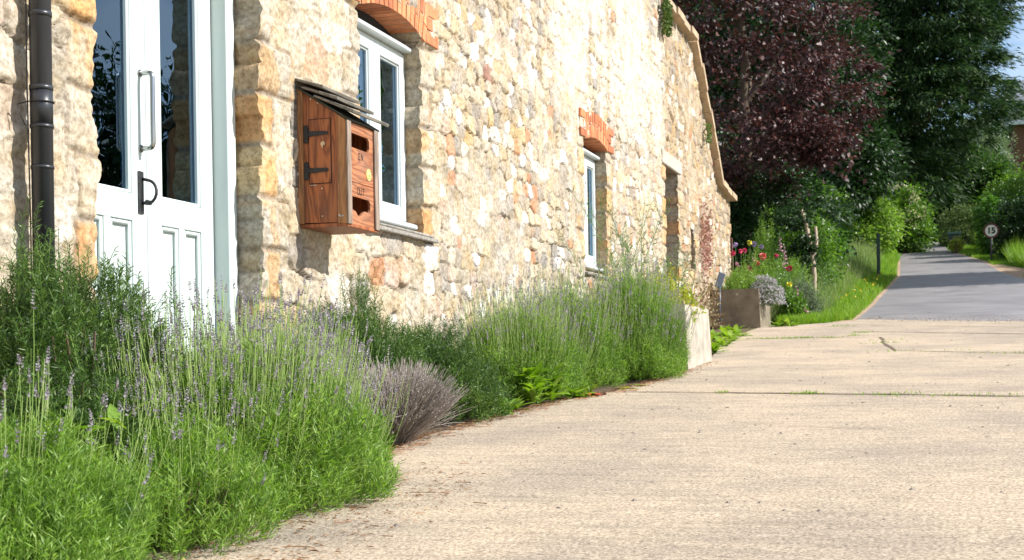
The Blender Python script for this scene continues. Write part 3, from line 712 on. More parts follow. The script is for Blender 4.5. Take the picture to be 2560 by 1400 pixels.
# ------------------------------------------------------------------ double door
zf = -.36
dr = MB(); frame_rect(dr, -.29, -.128, 5.14, 6.615, zf, 2.24, .085, .08, .05, .005); 
dro = dr.build('door_frame', M['paint'], barn)
def door_leaf(y0, y1):
    st = .125; xf = -.215
    b = MB()
    zt = 2.155; z0 = zf+.055
    b.box(xf-.045, xf, y0, y0+st, z0, zt, .003); b.box(xf-.045, xf, y1-st, y1, z0, zt, .003)
    g0 = y0+st; g1 = y1-st; 
    b.box(xf-.044, xf-.0005, g0, g1, zt-.12, zt, .003)
    b.box(xf-.044, xf-.0005, g0, g1, .728, .852, .003)       # lock rail
    b.box(xf-.044, xf-.0005, g0, g1, z0, z0+.2, .003)
    mc = (g0+g1)/2; b.box(xf-.044, xf-.001, mc-.028, mc+.028, z0+.2, .728, .003)
    # bead round the glass and panels (splayed so the top edge throws a shade)
    for a, c in ((g0, mc-.028), (mc+.028, g1)):
        b.box(xf-.036, xf-.026, a, c, z0+.2, .728)           # panel
        for (p0, p1, q0, q1) in ((a, a+.022, z0+.2, .728), (c-.022, c, z0+.2, .728), (a+.0225, c-.0225, .706, .728), (a+.0225, c-.0225, z0+.2, z0+.222)):
            b.box(xf-.026, xf-.006, p0, p1, q0, q1, .006)
    for (p0, p1, q0, q1) in ((g0, g0+.018, .852, zt-.12), (g1-.018, g1, .852, zt-.12), (g0+.0185, g1-.0185, .852, .870), (g0+.0185, g1-.0185, zt-.138, zt-.12)):
        b.box(xf-.03, xf-.004, p0, p1, q0, q1, .006)
    o = b.build('door', M['paint'], barn)
    g = MB(); g.box(xf-.030, xf-.024, g0+.01, g1-.01, .86, zt-.13); g.build('glass', M['glass'], o)
    return o
dl = door_leaf(5.235, 5.893); dr_ = door_leaf(5.899, 6.525)
# long steel pull and black iron latch, both on the left leaf's meeting stile
b = MB(); xh = -.215; y = 5.845
pts = [(xh-.002, y, 1.425), (xh+.035, y, 1.425)]
for k in range(5): a_ = math.pi/2*k/4; pts.append((xh+.045+.022*math.sin(a_), y, 1.403+.022*math.cos(a_)))
pts2 = [(p[0], p[1], 1.072+(1.425-p[2])) for p in pts[::-1]]
b.tube(pts+pts2, .0125, 10)
for z in (1.425, 1.072): b.disc((xh, y, z), (1, 0, 0), .018, .006)
b.build('pull_handle', M['steel'], dl)
b = MB(); y = 5.835
b.box(xh, xh+.008, y-.022, y+.022, .765, .965, .003)
pts = [(xh+.006, y+.01, .93)]
for k in range(13):
    a_ = -.5*math.pi*.9+k/12*math.pi*1.28; pts.append((xh+.03+.05*math.cos(a_*1.0), y+.012, .868-.055*math.sin(a_)))
b.tube(pts, [.0075]*10+[.007, .0075, .009, .012], 8)
b.tube([(xh+.035, y-.002, .818), (xh+.035, y+.03, .818)], .012, 10)
b.build('latch_handle', M['iron'], dl)
b = MB(); b.box(-.3, .12, 5.1, 6.66, zf-.14, zf-.002, .01); b.build('threshold', M['concrete_d'], barn)

# ------------------------------------------------------------------ downpipe
b = MB(); px, py = .10, 4.645; z0 = float(zg(4.6))+.02
b.tube([(px, py, z0), (px, py, WTOP)], .0415, 20)
for za, zb_, r in ((1.38, 1.40, .0445), (1.10, 1.118, .045), (.955, .968, .0455), (.972, 1.10, .0432), (.80, .812, .0445), (.10, .12, .0445)):
    b.tube([(px, py, za), (px, py, zb_)], r, 20)
po = b.build('downpipe', M['pipe'], barn)
b = MB()
b.box(0.0, px-.03, py-.035, py+.035, -.12, -.08, .003)
b.build('pipe_clip', M['pipe'], po)
b = MB(); b.tube([(px-.035, py-.035, WTOP), (px-.036, py-.037, 1.1), (px-.03, py-.037, .6), (px-.03, py-.035, -.3)], .003, 5)
ring = [(px+.047*math.cos(t), py+.047*math.sin(t), 1.055) for t in np.linspace(-2.2, 2.6, 18)]
b.tube([(px-.05, py-.075, 1.04)]+ring, .0028, 5)
b.tube([(px-.05, py-.075, 1.04), (px-.045, py-.07, 1.0), (px-.035, py-.05, .96)], .0022, 5)
b.build('cable_tie', M['cable'], po)

# ================================================================== letter box on the wall
box = empty('letter_box', (0, 7.27, .8), 'red-brown timber letter box with sloping slatted roof hung on the barn wall', 'letter box')
ROOF = lambda x: 1.577-.64*x
def roundrect(y0, y1, z0, z1, r, n=8, notch=None):
    P = []
    for cy, cz, a0 in ((y1-r, z1-r, 0), (y0+r, z1-r, 90), (y0+r, z0+r, 180), (y1-r, z0+r, 270)):
        if notch and a0 == 270:
            for q in notch: P.append(q)
        for k in range(n): a_ = R(a0+90*k/(n-1)); P.append((cy+r*math.cos(a_), cz+r*math.sin(a_)))
    return P
def plate(b, y0, y1, z0, z1, hole, x0, x1):
    c = (np.mean([p[0] for p in hole]), np.mean([p[1] for p in hole])); outer = []
    for p in hole:
        dy, dz = p[0]-c[0], p[1]-c[1]
        ts = []
        if dy > 1e-9: ts.append((y1-c[0])/dy)
        if dy < -1e-9: ts.append((y0-c[0])/dy)
        if dz > 1e-9: ts.append((z1-c[1])/dz)
        if dz < -1e-9: ts.append((z0-c[1])/dz)
        t = min(ts); outer.append([c[0]+dy*t, c[1]+dz*t])
    for cn in ((y0, z0), (y1, z0), (y0, z1), (y1, z1)):
        k = min(range(len(outer)), key=lambda i: (outer[i][0]-cn[0])**2+(outer[i][1]-cn[1])**2); outer[k] = list(cn)
    b.ring([tuple(p) for p in outer], hole, x0, x1, 'x')
# carcass: side, far side, back, floor
b = MB()
for ya, yb_ in ((7.062, 7.082), (7.455, 7.475)):
    b.prism([(.004, .828), (.29, .822), (.29, ROOF(.29)-.01), (.004, ROOF(.004)-.01)], ya, yb_, 'y')
b.box(.0, .016, 7.083, 7.454, .84, 1.55); b.box(.017, .285, 7.083, 7.454, .835, .850)
b.build('body', M['wood_r'], box)
b = MB(); b.prism([(0, .822), (.046, .821), (.046, ROOF(.046)-.008), (0, ROOF(0)-.004)], 7.048, 7.0615, 'y')
b.prism([(.248, .817), (.299, .815), (.299, ROOF(.299)-.012), (.248, ROOF(.248)-.012)], 7.048, 7.0615, 'y')
b.build('corner_post', M['wood_p'], box)
for y0_, y1_ in ((7.046, 7.098), (7.425, 7.484)):
    b = MB(); b.box(.2995, .311, y0_, y1_, .812, 1.372, .002); b.build('stile', M['wood_s'], box)
b = MB(); b.box(.02, .30, 7.055, 7.48, .800, .8195, .002); b.build('floor_board', M['wood_r'], box)
inh = roundrect(7.085, 7.372, 1.236, 1.316, .03)
b = MB(); plate(b, 7.099, 7.424, 1.050, 1.372, [(max(p[0], 7.108), p[1]) for p in inh], .285, .2985)
b.build('front_panel', M['wood_f'], box)
notch = [(7.13, .897), (7.17, .890), (7.195, .872), (7.22, .866), (7.245, .874), (7.27, .892), (7.30, .902)]
outh = roundrect(7.108, 7.375, .898, .970, .028, notch=notch)
b = MB(); plate(b, 7.099, 7.424, .817, 1.046, outh, .285, .2985)
b.build('front_panel', M['wood_f'], box)
b = MB(); b.box(.0, .016, 6.975, 7.047, 1.02, 1.585, .004); b.build('back_board', M['wood_g'], box)
# access door on the side with hinges and lock
b = MB(); b.box(.078, .205, 7.0555, 7.0615, 1.040, 1.386, .0015); b.build('access_door', M['wood_r'], box)
b = MB()
for (x0, x1, z0, z1) in ((.074, .078, 1.036, 1.390), (.205, .209, 1.036, 1.390), (.078, .205, 1.386, 1.390), (.078, .205, 1.036, 1.040)):
    b.box(x0, x1, 7.0602, 7.0616, z0, z1)
b.build('door_gap_shade', M['ink'], box)  # solid dark strips paint the shade of the gap round the door
for z in (1.308, 1.108):
    b = MB(); b.box(.049, .075, 7.050, 7.0555, z-.048, z+.048, .002)
    b.prism([(.076, z-.014), (.180, z-.008), (.192, z-.004), (.192, z+.008), (.180, z+.012), (.076, z+.016)], 7.0505, 7.0545, 'y')
    b.tube([(.0755, 7.050, z-.03), (.0755, 7.050, z+.03)], .005, 8)
    for x in (.062, .1, .18): b.disc((x, 7.0508, z+.002), (0, -1, 0), .0035, .002, 8)
    b.build('hinge', M['iron'], box)
b = MB(); b.disc((.165, 7.056, 1.25), (0, -1, 0), .013, .012, 20); b.disc((.165, 7.044, 1.25), (0, -1, 0), .010, .004, 20); b.box(.163, .167, 7.036, 7.041, 1.243, 1.257); b.box(.162, .168, 7.037, 7.043, 1.226, 1.243)
b.build('lock', M['brass'], box)
for (x, z) in ((.022, 1.53), (.09, 1.50), (.13, 1.475), (.27, 1.405), (.15, 1.01), (.275, .855), (.262, .855), (.15, .86), (.255, .86)):
    b = MB(); b.disc((x, 7.0475 if (x < .047 or x > .247) else 7.0615, z), (0, -1, 0), .0045, .0015, 8); b.build('screw', M['steel'], box)
b = MB(); b.box(.085, .125, 7.054, 7.0555, 1.028, 1.031); b.build('staple', M['steel'], box)
# roof slats
for (xa, za, xb, zb_) in ((-.012, 1.610, .178, 1.545), (.05, 1.556, .262, 1.478), (.12, 1.505, .352, 1.402)):
    b = MB(); Lb = math.hypot(xb-xa, zb_-za); ux, uz = (xb-xa)/Lb, (zb_-za)/Lb; nx_, nz_ = -uz, ux; th = .019
    n = 9
    P = [(xa, za), (xb, zb_), (xb+nx_*th, zb_+nz_*th), (xa+nx_*th, za+nz_*th*.6)]
    b.prism(P, 7.022, 7.532, 'y'); 
    bmesh.ops.bevel(b.bm, geom=list(b.bm.edges), offset=.003, segments=1, affect='EDGES')
    b.build('roof_slat', M['wood_g'], box)
# dark roof lining under the slats
b = MB(); b.prism([(0, ROOF(0)-.006), (.31, ROOF(.31)-.006), (.31, ROOF(.31)+.004), (0.0, ROOF(0)+.004)], 7.040, 7.50, 'y'); b.build('roof_lining', plain('roof_felt', (.05, .055, .04), .9, var=.4, scale=30), box)
# burnt letters
def strokes(b, segs, y, z, h, w, x):
    for (a0, b0, a1, b1) in segs:
        p0 = Vector((x, y+a0*w, z+b0*h)); p1 = Vector((x, y+a1*w, z+b1*h)); d = (p1-p0)
        mid = (p0+p1)/2; ang = math.atan2(d.z, d.y)
        b.box(mid.x-.0006, mid.x+.0006, mid.y-(d.length/2+.0022), mid.y+(d.length/2+.0022), mid.z-.0024, mid.z+.0024, 0, 0)
        vs = b.bm.verts[:] if False else None
        b.bm.verts.ensure_lookup_table()
        for v in b.bm.verts[-8:]:
            q = v.co-mid; v.co = mid+Vector((q.x, q.y*math.cos(ang)-q.z*math.sin(ang), q.y*math.sin(ang)+q.z*math.cos(ang)))
GL = {'I': [(0, 0, 1, 0), (0, 1, 1, 1), (.5, 0, .5, 1)], 'N': [(0, 0, 0, 1), (0, 1, 1, 0), (1, 0, 1, 1)],
      'O': [(.2, 0, .8, 0), (.2, 1, .8, 1), (0, .15, 0, .85), (1, .15, 1, .85)], 'U': [(0, .12, 0, 1), (1, .12, 1, 1), (.2, 0, .8, 0)], 'T': [(0, 1, 1, 1), (.5, 0, .5, 1)]}
b = MB(); y = 7.215
for ch in 'IN': strokes(b, GL[ch], y, 1.180, .034, .024, .2991); y += .040
b.build('lettering', M['ink'], box); b = MB(); y = 7.198
for ch in 'OUT': strokes(b, GL[ch], y, .988, .036, .023, .2991); y += .034
b.build('lettering', M['ink'], box)
b = MB(); b.disc((.2985, 7.355, 1.112), (1, 0, 0), .032, .004, 28); bo = b.build('badge', M['badge_y'], box)
b = MB()
for t0 in range(0, 28):
    if t0 % 7 == 6: continue
    a0, a1 = t0/28*2*math.pi, (t0+.95)/28*2*math.pi
    b.prism([(7.355+r_*math.cos(t), 1.112+r_*math.sin(t)) for r_, t in ((.022, a0), (.027, a0), (.027, a1), (.022, a1))], .3020, .3032, 'x')
b.prism([(7.343, 1.103), (7.355, 1.124), (7.367, 1.103), (7.360, 1.103), (7.360, 1.094), (7.350, 1.094), (7.350, 1.103)][::-1], .3020, .3028, 'x')
b.build('emblem', M['badge_g'], bo)

# ================================================================== PLANTS
UP = np.array([0, 0, 1.])
def unit(v): return v/(np.linalg.norm(v, axis=-1, keepdims=True)+1e-9)
M['lav_leaf'] = leafmat('lavender_leaf', [(.055, .12, .024), (.14, .27, .035), (.25, .40, .065), (.38, .49, .16)], rough=.5, trans=.46)
M['lav_stem'] = leafmat('lavender_stem', [(.18, .31, .06), (.31, .43, .12), (.42, .50, .22)], rough=.5, trans=.2)
M['lav_flower'] = leafmat('lavender_flower', [(.30, .32, .20), (.29, .26, .29), (.37, .34, .40), (.48, .46, .42)], rough=.8, trans=.2, spec=.1)
M['lav_grey'] = leafmat('faded_lavender_flower', [(.24, .20, .24), (.33, .28, .36), (.44, .39, .44)], rough=.8, trans=.15, spec=.1)
M['ros_leaf'] = leafmat('rosemary_leaf', [(.016, .036, .010), (.045, .10, .020), (.10, .19, .032), (.24, .34, .08)], rough=.45, trans=.32)
M['dead_twig'] = leafmat('dead_lavender_twig', [(.20, .155, .12), (.38, .33, .29), (.56, .51, .50)], rough=.85, trans=.05, spec=.1)
M['weed'] = leafmat('bright_broad_leaf', [(.10, .22, .02), (.22, .37, .04), (.36, .46, .09)], rough=.5, trans=.4)
M['weed_y'] = leafmat('yellow_green_leaf', [(.16, .26, .03), (.34, .40, .06), (.45, .34, .08)], rough=.45, trans=.4)
M['weed_s'] = leafmat('tall_weed_leaf', [(.07, .15, .04), (.13, .24, .07), (.20, .30, .10)], rough=.5, trans=.3)
M['twig'] = plain('brown_twig', (.13, .085, .055), .9, var=.3, scale=20)

def path(P0, D0, D1, Ln, K=5):
    """(n,K,3) curved paths leaving P0 along D0 and ending along D1"""
    t = np.linspace(0, 1, K); n = len(P0)
    P = np.zeros((n, K, 3)); P[:, 0] = P0
    for k in range(1, K):
        d = unit(D0*(1-t[k])+D1*t[k]); P[:, k] = P[:, k-1]+d*(Ln/(K-1))[:, None]
    return P
def needles(fm, P, per, Ll, Lw, spread, rng, mi=0, fwd=.55):
    """leaves in pairs all the way along the (n,K,3) paths"""
    n, K, _ = P.shape
    t = np.linspace(.05, 1, per)*(K-1); i0 = np.clip(np.floor(t).astype(int), 0, K-2); f = (t-i0)[None, :, None]
    B = P[:, i0]*(1-f)+P[:, i0+1]*f; T = unit(P[:, i0+1]-P[:, i0])
    R_ = unit(np.cross(T, rng.normal(size=(n, per, 3))))
    D = unit(T*fwd+R_*spread)
    L_ = Ll*(.6+.7*rng.random((n, per)))*(1-.35*np.abs(np.linspace(-.6, 1, per))**2)[None, :]
    fm.leaves(B.reshape(-1, 3), D.reshape(-1, 3), L_.ravel(), Lw*(.7+.6*rng.random(n*per)), mi, N=T.reshape(-1, 3)*.2+rng.normal(size=(n*per, 3)), fold=.1, droop=.0)
def spikes(fm, P, D, Ln, rng, mi, w=.0055, whorls=6):
    n = len(P); k = 4
    t = np.linspace(0, 1, whorls)
    w = w*.78
    B = P[:, None, :]+D[:, None, :]*(Ln[:, None, None]*t[None, :, None]**.9)
    B = np.repeat(B[:, :, None, :], k, 2); Dn = np.repeat(np.repeat(D[:, None, None, :], whorls, 1), k, 2)
    rv = unit(np.cross(Dn, rng.normal(size=B.shape)))
    dd = unit(rv*.8+Dn*.8); sz = w*(1.5-.7*t)[None, :, None]*(.8+.5*rng.random(B.shape[:3]))
    keep = rng.random(B.shape[:3]) < .9
    fm.leaves(B[keep], dd[keep], (sz*1.5)[keep], (sz*.95)[keep], mi, rng=rng, fold=.4)
def dome(n, rng, c, r, h, shell=.45, low=0.0):
    """points through the outer part of a dome with outward directions"""
    a = rng.random(n)*2*np.pi; ph = np.arcsin(low+(1-low)*rng.random(n)**.9); 
    u = np.stack([np.cos(a)*np.cos(ph), np.sin(a)*np.cos(ph), np.sin(ph)], 1)
    lump = .74+.50*fbm(a*1.9+c[0]*5, ph*3.1+c[1]*3, 7, 3)
    rad = (1-shell*rng.random(n)**1.6)*lump
    P = u*rad[:, None]*np.array([r[0], r[1], h])+np.array(c)
    return P, u
def lavender(label, x, y, r, h, n=2600, stems=700, sl=.26, seed=1, flower='lav_flower', lean=(0, 0), lw=.0042, ll=.036, group=None, zoff=0, tall=1.0, sw=.0011, cat='lavender bush'):
    rng = np.random.default_rng(seed); zb = float(zg(y))+.01+zoff; c = (x, y, zb)
    root = empty('lavender_bush', c, label, cat, group)
    fm = FM(); P, u = dome(n, rng, c, r, h, .75)
    lv = np.array([lean[0], lean[1], 0])
    P = P+lv*((P[:, 2:3]-zb)/h)
    D0 = unit(u*.9+UP*.45+rng.normal(size=u.shape)*.28+lv*.5); D1 = unit(D0*.5+UP*.8+rng.normal(size=u.shape)*.1)
    Ln = .07+.075*rng.random(n)
    Q = path(P-D0*Ln[:, None]*.6, D0, D1, Ln, 4)
    needles(fm, Q, 13, ll, lw, .62, rng)
    fm.tubes(Q, np.full(Q.shape[:2], .0012), 3, 0)
    fm.build('foliage', [M['lav_leaf']], root)
    # flower stems rise well above the leaves
    stems = int(stems*1.7); fs = FM(); P, u = dome(stems, rng, c, (r[0]*.85, r[1]*.85), h*.85, .75, .12)
    P = P+lv*((P[:, 2:3]-zb)/h)
    D0 = unit(u*.75+UP*.9+rng.normal(size=u.shape)*.16+lv*.6); D1 = unit(D0*.5+UP*.85+rng.normal(size=u.shape)*.10)
    Ln = sl*(.75+.6*rng.random(stems))*tall
    Q = path(P, D0, D1, Ln, 5)
    fs.tubes(Q, np.linspace(1.1, .8, 5)[None, :]*sw*(.8+.5*rng.random((stems, 1))), 3, 0)
    fs.build('flower_stems', [M['lav_stem']], root)
    fk = rng.random(stems) < .55; ff = FM(); Q = Q[fk]; stems = len(Q); T = unit(Q[:, -1]-Q[:, -2]); spikes(ff, Q[:, -1], T, .022+.03*rng.random(stems), rng, 0)
    lo = rng.random(stems) < .35; spikes(ff, Q[lo, -1]-T[lo]*.035, T[lo], np.full(lo.sum(), .008), rng, 0, whorls=2)
    ff.build('flowers', [M[flower]], root)
    fb = FM(); nb = 60; a = rng.random(nb)*2*np.pi
    P0 = np.stack([x+.05*np.cos(a), y+.05*np.sin(a), np.full(nb, zb-.02)], 1); D0 = unit(np.stack([np.cos(a), np.sin(a), .3+rng.random(nb)], 1))
    Q = path(P0, D0, unit(D0+UP), np.full(nb, min(r[0], r[1], h)*.8), 6); fb.tubes(Q, np.linspace(.006, .002, 6)[None, :]*np.ones((nb, 1)), 4)
    fb.build('branches', [M['twig']], root)
    return root
def rosemary(label, x, y, r, h, n=1500, seed=1, spires=(), ll=.030, lw=.0038, slen=.15, low=0, upb=.7):
    rng = np.random.default_rng(seed); zb = float(zg(y))+.01; c = (x, y, zb)
    root = empty('rosemary_bush', c, label, 'rosemary bush')
    fm = FM(); P, u = dome(n, rng, c, r, h, .6, low)
    D0 = unit(u*.8+UP*.4+rng.normal(size=u.shape)*.35); D1 = unit(D0*.6+UP*upb+rng.normal(size=u.shape)*.25)
    Ln = slen*(.5+.7*rng.random(n))
    Q = path(P-D0*Ln[:, None]*.5, D0, D1, Ln, 5)
    for (sx, sy, sz, k) in spires:                 # upright shoots that break the outline
        B = np.array([sx, sy, sz])+rng.normal(size=(k, 3))*np.array([.05, .06, .05]); D0 = unit(UP+rng.normal(size=(k, 3))*.22)
        q = path(B, D0, unit(D0+rng.normal(size=(k, 3))*.2), .10+.12*rng.random(k), 5); Q = np.concatenate([Q, q])
    needles(fm, Q, 24, ll, lw, .85, rng, 0, .6); fm.tubes(Q, np.full(Q.shape[:2], .0014), 3); fm.build('foliage', [M['ros_leaf']], root)
    fm = None; fb = FM()
    nb = 26; a = rng.random(nb)*2*np.pi
    P0 = np.stack([x+.04*np.cos(a), y+.04*np.sin(a), np.full(nb, zb-.03)], 1); D0 = unit(np.stack([np.cos(a)*r[0], np.sin(a)*r[1], (.2+rng.random(nb))*h], 1))
    Qb = path(P0, D0, unit(D0+UP*.4+rng.normal(size=(nb, 3))*.3), np.full(nb, max(r[0], h)*.85), 7); fb.tubes(Qb, np.linspace(.012, .004, 7)[None, :]*(.6+.6*rng.random((nb, 1))), 5)
    fb.build('branches', [M['twig']], root)
    return root
def broadleaf(name, label, cat, pts, mat, Ll=.13, Lw=.05, per=14, seed=1, group=None, upb=.8, stalk=0, droop=.5):
    """rosettes of arching leaves"""
    rng = np.random.default_rng(seed); fm = FM()
    x0, y0 = np.mean([p[0] for p in pts]), np.mean([p[1] for p in pts])
    for (x, y, s) in pts:
        n = per; a = rng.random(n)*2*np.pi; up = .2+1.6*rng.random(n)*upb
        D = unit(np.stack([np.cos(a), np.sin(a), up], 1)); L_ = Ll*s*(.55+.7*rng.random(n)); z = float(zg(y))+.01
        P = np.tile([x, y, z], (n, 1))+rng.normal(size=(n, 3))*[.015*s, .015*s, .0]+stalk*UP*rng.random((n, 1))
        S_ = unit(np.cross(D, UP)); K = 5; t = np.linspace(0, 1, K); prof = np.array([.12, .75, 1, .8, .05])
        C_ = path(P, D, unit(D-UP*droop), L_, K); W_ = Lw*s*(.7+.5*rng.random(n))
        wav = 1+.15*rng.normal(size=(n, K))
        A = C_+S_[:, None]*(prof*wav)[:, :, None]*W_[:, None, None]/2+UP*.12*(prof[None]*W_[:, None])[:, :, None]
        B = C_-S_[:, None]*(prof*wav)[:, :, None]*W_[:, None, None]/2+UP*.12*(prof[None]*W_[:, None])[:, :, None]
        V = np.stack([A, C_, B], 2)  # n,K,3,3
        idx = np.arange(n*K*3).reshape(n, K, 3)
        q1 = np.stack([idx[:, :-1, 0], idx[:, :-1, 1], idx[:, 1:, 1], idx[:, 1:, 0]], -1); q2 = np.stack([idx[:, :-1, 1], idx[:, :-1, 2], idx[:, 1:, 2], idx[:, 1:, 1]], -1)
        fm.add(V.reshape(-1, 3), np.concatenate([q1.reshape(-1, 4), q2.reshape(-1, 4)]))
    o = fm.build(name, [mat], smooth=True); return tag(o, label, cat, group)

# --- foreground bed, near to far
lavender('big lavender clump in the near left corner with pale stems before the dark rosemary', .92, 3.12, (.46, .52), .43, 7500, 110, .30, 11, lean=(.03, .05), lw=.0038, ll=.040)
lavender('low leafy lavender skirt between the corner clump and the large flowering bush', 1.06, 3.92, (.33, .36), .36, 1500, 60, .24, 22, lean=(.03, 0), ll=.042)
rosemary('low dark green herb bush between the corner lavender and the barn door', .62, 4.0, (.42, .45), .52, 3000, 12)
rosemary('tall dark rosemary bush against the wall under the black downpipe', .36, 4.42, (.42, .60), .88, 5200, 13, spires=((.22, 4.35, .40, 14), (.3, 4.75, .24, 16), (.35, 5.05, .20, 12), (.42, 4.2, .30, 10)))
lavender('large bright green lavender bush in full flower in front of the pale door', .86, 4.66, (.57, .74), .54, 9500, 1350, .31, 14, lean=(.04, .04), ll=.044, sw=.0013)
lavender('lavender bush of thick grey-mauve flower spikes below the letter box', .50, 5.80, (.34, .42), .46, 2600, 1300, .28, 15, flower='lav_grey', lean=(.03, .03))
rosemary('dark rosemary with an upright point below the wooden letter box', .36, 6.95, (.40, .62), .64, 3400, 16, spires=((.26, 7.30, .36, 30), (.27, 7.33, .24, 34), (.30, 7.2, .14, 30), (.36, 7.45, .12, 20), (.28, 6.8, .16, 16)))
rosemary('spreading dark green rosemary reaching the slab beyond the dead lavender', .50, 7.75, (.42, .58), .50, 3000, 17, upb=.4, spires=((.28, 8.25, .14, 16), (.28, 8.2, .04, 16), (.3, 7.9, .02, 12)))
lavender('wide lavender bush with sparse mauve flowers below the first barn window', .62, 9.15, (.44, .64), .56, 4600, 650, .33, 18, ll=.045, sw=.0014)
lavender('lavender between the wide bush and the end clump by the pale trough', .66, 10.15, (.46, .54), .66, 4200, 650, .32, 19, ll=.045, sw=.0014)
lavender('dense rounded lavender at the end of the bed beside the pale concrete trough', .98, 10.95, (.46, .60), .74, 6500, 1250, .28, 20, lean=(.06, -.02), ll=.045, sw=.0014)
def dead_lavender():
    rng = np.random.default_rng(5); x, y = .72, 6.60; zb = float(zg(y)); fm = FM(); n = 2200
    a = rng.random(n)*2*np.pi; P0 = np.stack([x+.07*np.cos(a)*rng.random(n), y+.1*np.sin(a)*rng.random(n), np.full(n, zb)], 1)
    D0 = unit(np.stack([np.cos(a)*.7*rng.random(n)+.15, np.sin(a)*.95*rng.random(n), .45+.5*rng.random(n)], 1))
    Q = path(P0, D0, unit(D0+rng.normal(size=(n, 3))*.3+UP*.2), .24+.22*rng.random(n), 6); fm.tubes(Q, np.linspace(.0026, .0011, 6)[None]*np.ones((n, 1)), 3)
    m = rng.random(n) < .9; Q2 = path(Q[m, 3], unit(unit(Q[m, 4]-Q[m, 3])+rng.normal(size=(m.sum(), 3))*.55), D0[m], .05+.06*rng.random(m.sum()), 4); fm.tubes(Q2, np.full(Q2.shape[:2], .0009), 3)
    spikes(fm, Q2[:, -1], unit(Q2[:, -1]-Q2[:, -2]), np.full(len(Q2), .02), rng, 0, w=.005, whorls=4)
    tag(fm.build('dead_lavender', [M['dead_twig']]), 'dry grey-brown dead lavender at the slab edge among green bushes', 'lavender bush')
dead_lavender()
broadleaf('weed', 'broad light green leaves poking up through the dark herb bush at far left', 'weed', [(.86, 3.72, 1.0), (.92, 3.86, .9), (.8, 3.95, .8)], M['weed'], .12, .055, 9, 31, upb=1.2, stalk=.42)
broadleaf('weed', 'small bright weed with one long leaf at the slab edge beside the dead lavender', 'weed', [(.84, 6.12, .8), (.80, 6.3, .6)], M['weed'], .12, .035, 12, 32)
broadleaf('dock_plant', 'leafy dock with ribbed light green leaves nearest the dead lavender on the slab edge', 'dock plant', [(.86, 8.05, 1.1), (.83, 8.3, 1.0)], M['weed'], .13, .045, 26, 33, upb=1.1)
broadleaf('dock_plant', 'tallest clump of round bright yellow-green leaves at the slab edge', 'dock plant', [(.88, 8.62, 1.0), (.92, 8.85, 1.1), (.8, 8.75, 1.3)], M['weed'], .11, .052, 34, 34, upb=1.3, stalk=.18)
broadleaf('dock_plant', 'light green dock clump with a red leaf beside it in front of the flowering lavender', 'dock plant', [(.98, 9.15, 1.2), (1.02, 9.38, .9)], M['weed'], .13, .045, 24, 35, upb=1.0)
broadleaf('fallen_leaf', 'single large red dock leaf at the slab edge', 'leaf', [(1.10, 9.28, 1.0)], plain('red_leaf', (.42, .06, .03), .5), .13, .08, 3, 36, upb=.3)
broadleaf('weed', 'flat pale weed on the slab edge under the end lavender', 'weed', [(1.20, 9.85, .8), (1.24, 10.1, .6)], M['weed_y'], .11, .04, 10, 37, upb=.3)
# tall wispy weeds by the wall
def tall_weed(label, stalks, seed, hgt, group=None):
    rng = np.random.default_rng(seed); fm = FM(); n = len(stalks)
    P0 = np.array([(x, y, float(zg(y))) for x, y in stalks]); D0 = unit(UP+rng.normal(size=(n, 3))*.10); D1 = unit(UP+rng.normal(size=(n, 3))*.35)
    Q = path(P0, D0, D1, hgt*(.75+.35*rng.random(n)), 10); fm.tubes(Q, np.linspace(.006, .0018, 10)[None]*np.ones((n, 1)), 4)
    # side shoots
    k = 9; bi = rng.integers(3, 9, (n, k)); B = Q[np.arange(n)[:, None], bi].reshape(-1, 3); D = unit(UP*.8+rng.normal(size=(n*k, 3))*.55)
    q2 = path(B, D, unit(D+UP*.6), .10+.2*rng.random(n*k), 5); fm.tubes(q2, np.full(q2.shape[:2], .0016), 3)
    needles(fm, Q[:, 2:], 26, .09, .009, .8, rng, 0, .5); needles(fm, q2, 8, .04, .007, .7, rng, 0, .6)
    tag(fm.build('tall_weed', [M['weed_s']]), label, 'weed', group)
rr = np.random.default_rng(9)
tall_weed('loose clump of tall thin weed stalks right of the second window', [(.35+.5*rr.random(), 11.9+.8*rr.random()) for _ in range(11)], 41, 1.6)
tall_weed('denser tall green weeds at the foot of the blocked opening beyond the second window', [(.3+.6*rr.random(), 13.4+.9*rr.random()) for _ in range(20)], 42, 1.1)

# ------------------------------------------------------------------ concrete troughs
def trough(label, x0, x1, y0, y1, h, mat, taper=.03, wall_=.06):
    zb = float(zg(y0))-.02; zt = float(zg(y0))+h
    b = MB()
    def q(z, o):
        t = (z-zb)/(zt-zb); s = taper*t; return [(x0+o, y0+s+o, z), (x1-s-o, y0+s+o, z), (x1-s-o, y1-s-o, z), (x0+o, y1-s-o, z)]
    loops = [q(zb, 0), q(zt, 0), q(zt, wall_), q(zt-.12, wall_)]
    V = [[b.bm.verts.new(p) for p in lp] for lp in loops]
    for a, c in zip(V[:-1], V[1:]):
        for i in range(4): b.bm.faces.new((a[i], a[(i+1) % 4], c[(i+1) % 4], c[i]))
    b.bm.faces.new(V[0][::-1])
    bmesh.ops.bevel(b.bm, geom=[e for e in b.bm.edges if e.calc_face_angle(0) > .5], offset=.008, segments=2, affect='EDGES')
    root = empty('planter', ((x0+x1)/2, (y0+y1)/2, zb), label, 'planter'); b.build('trough', mat, root)
    s = MB(); s.box(x0+wall_+.005, x1-wall_-taper-.005, y0+wall_+taper+.005, y1-wall_-taper-.005, zt-.13, zt-.05); s.build('soil', M['soil'], root)
    return zt
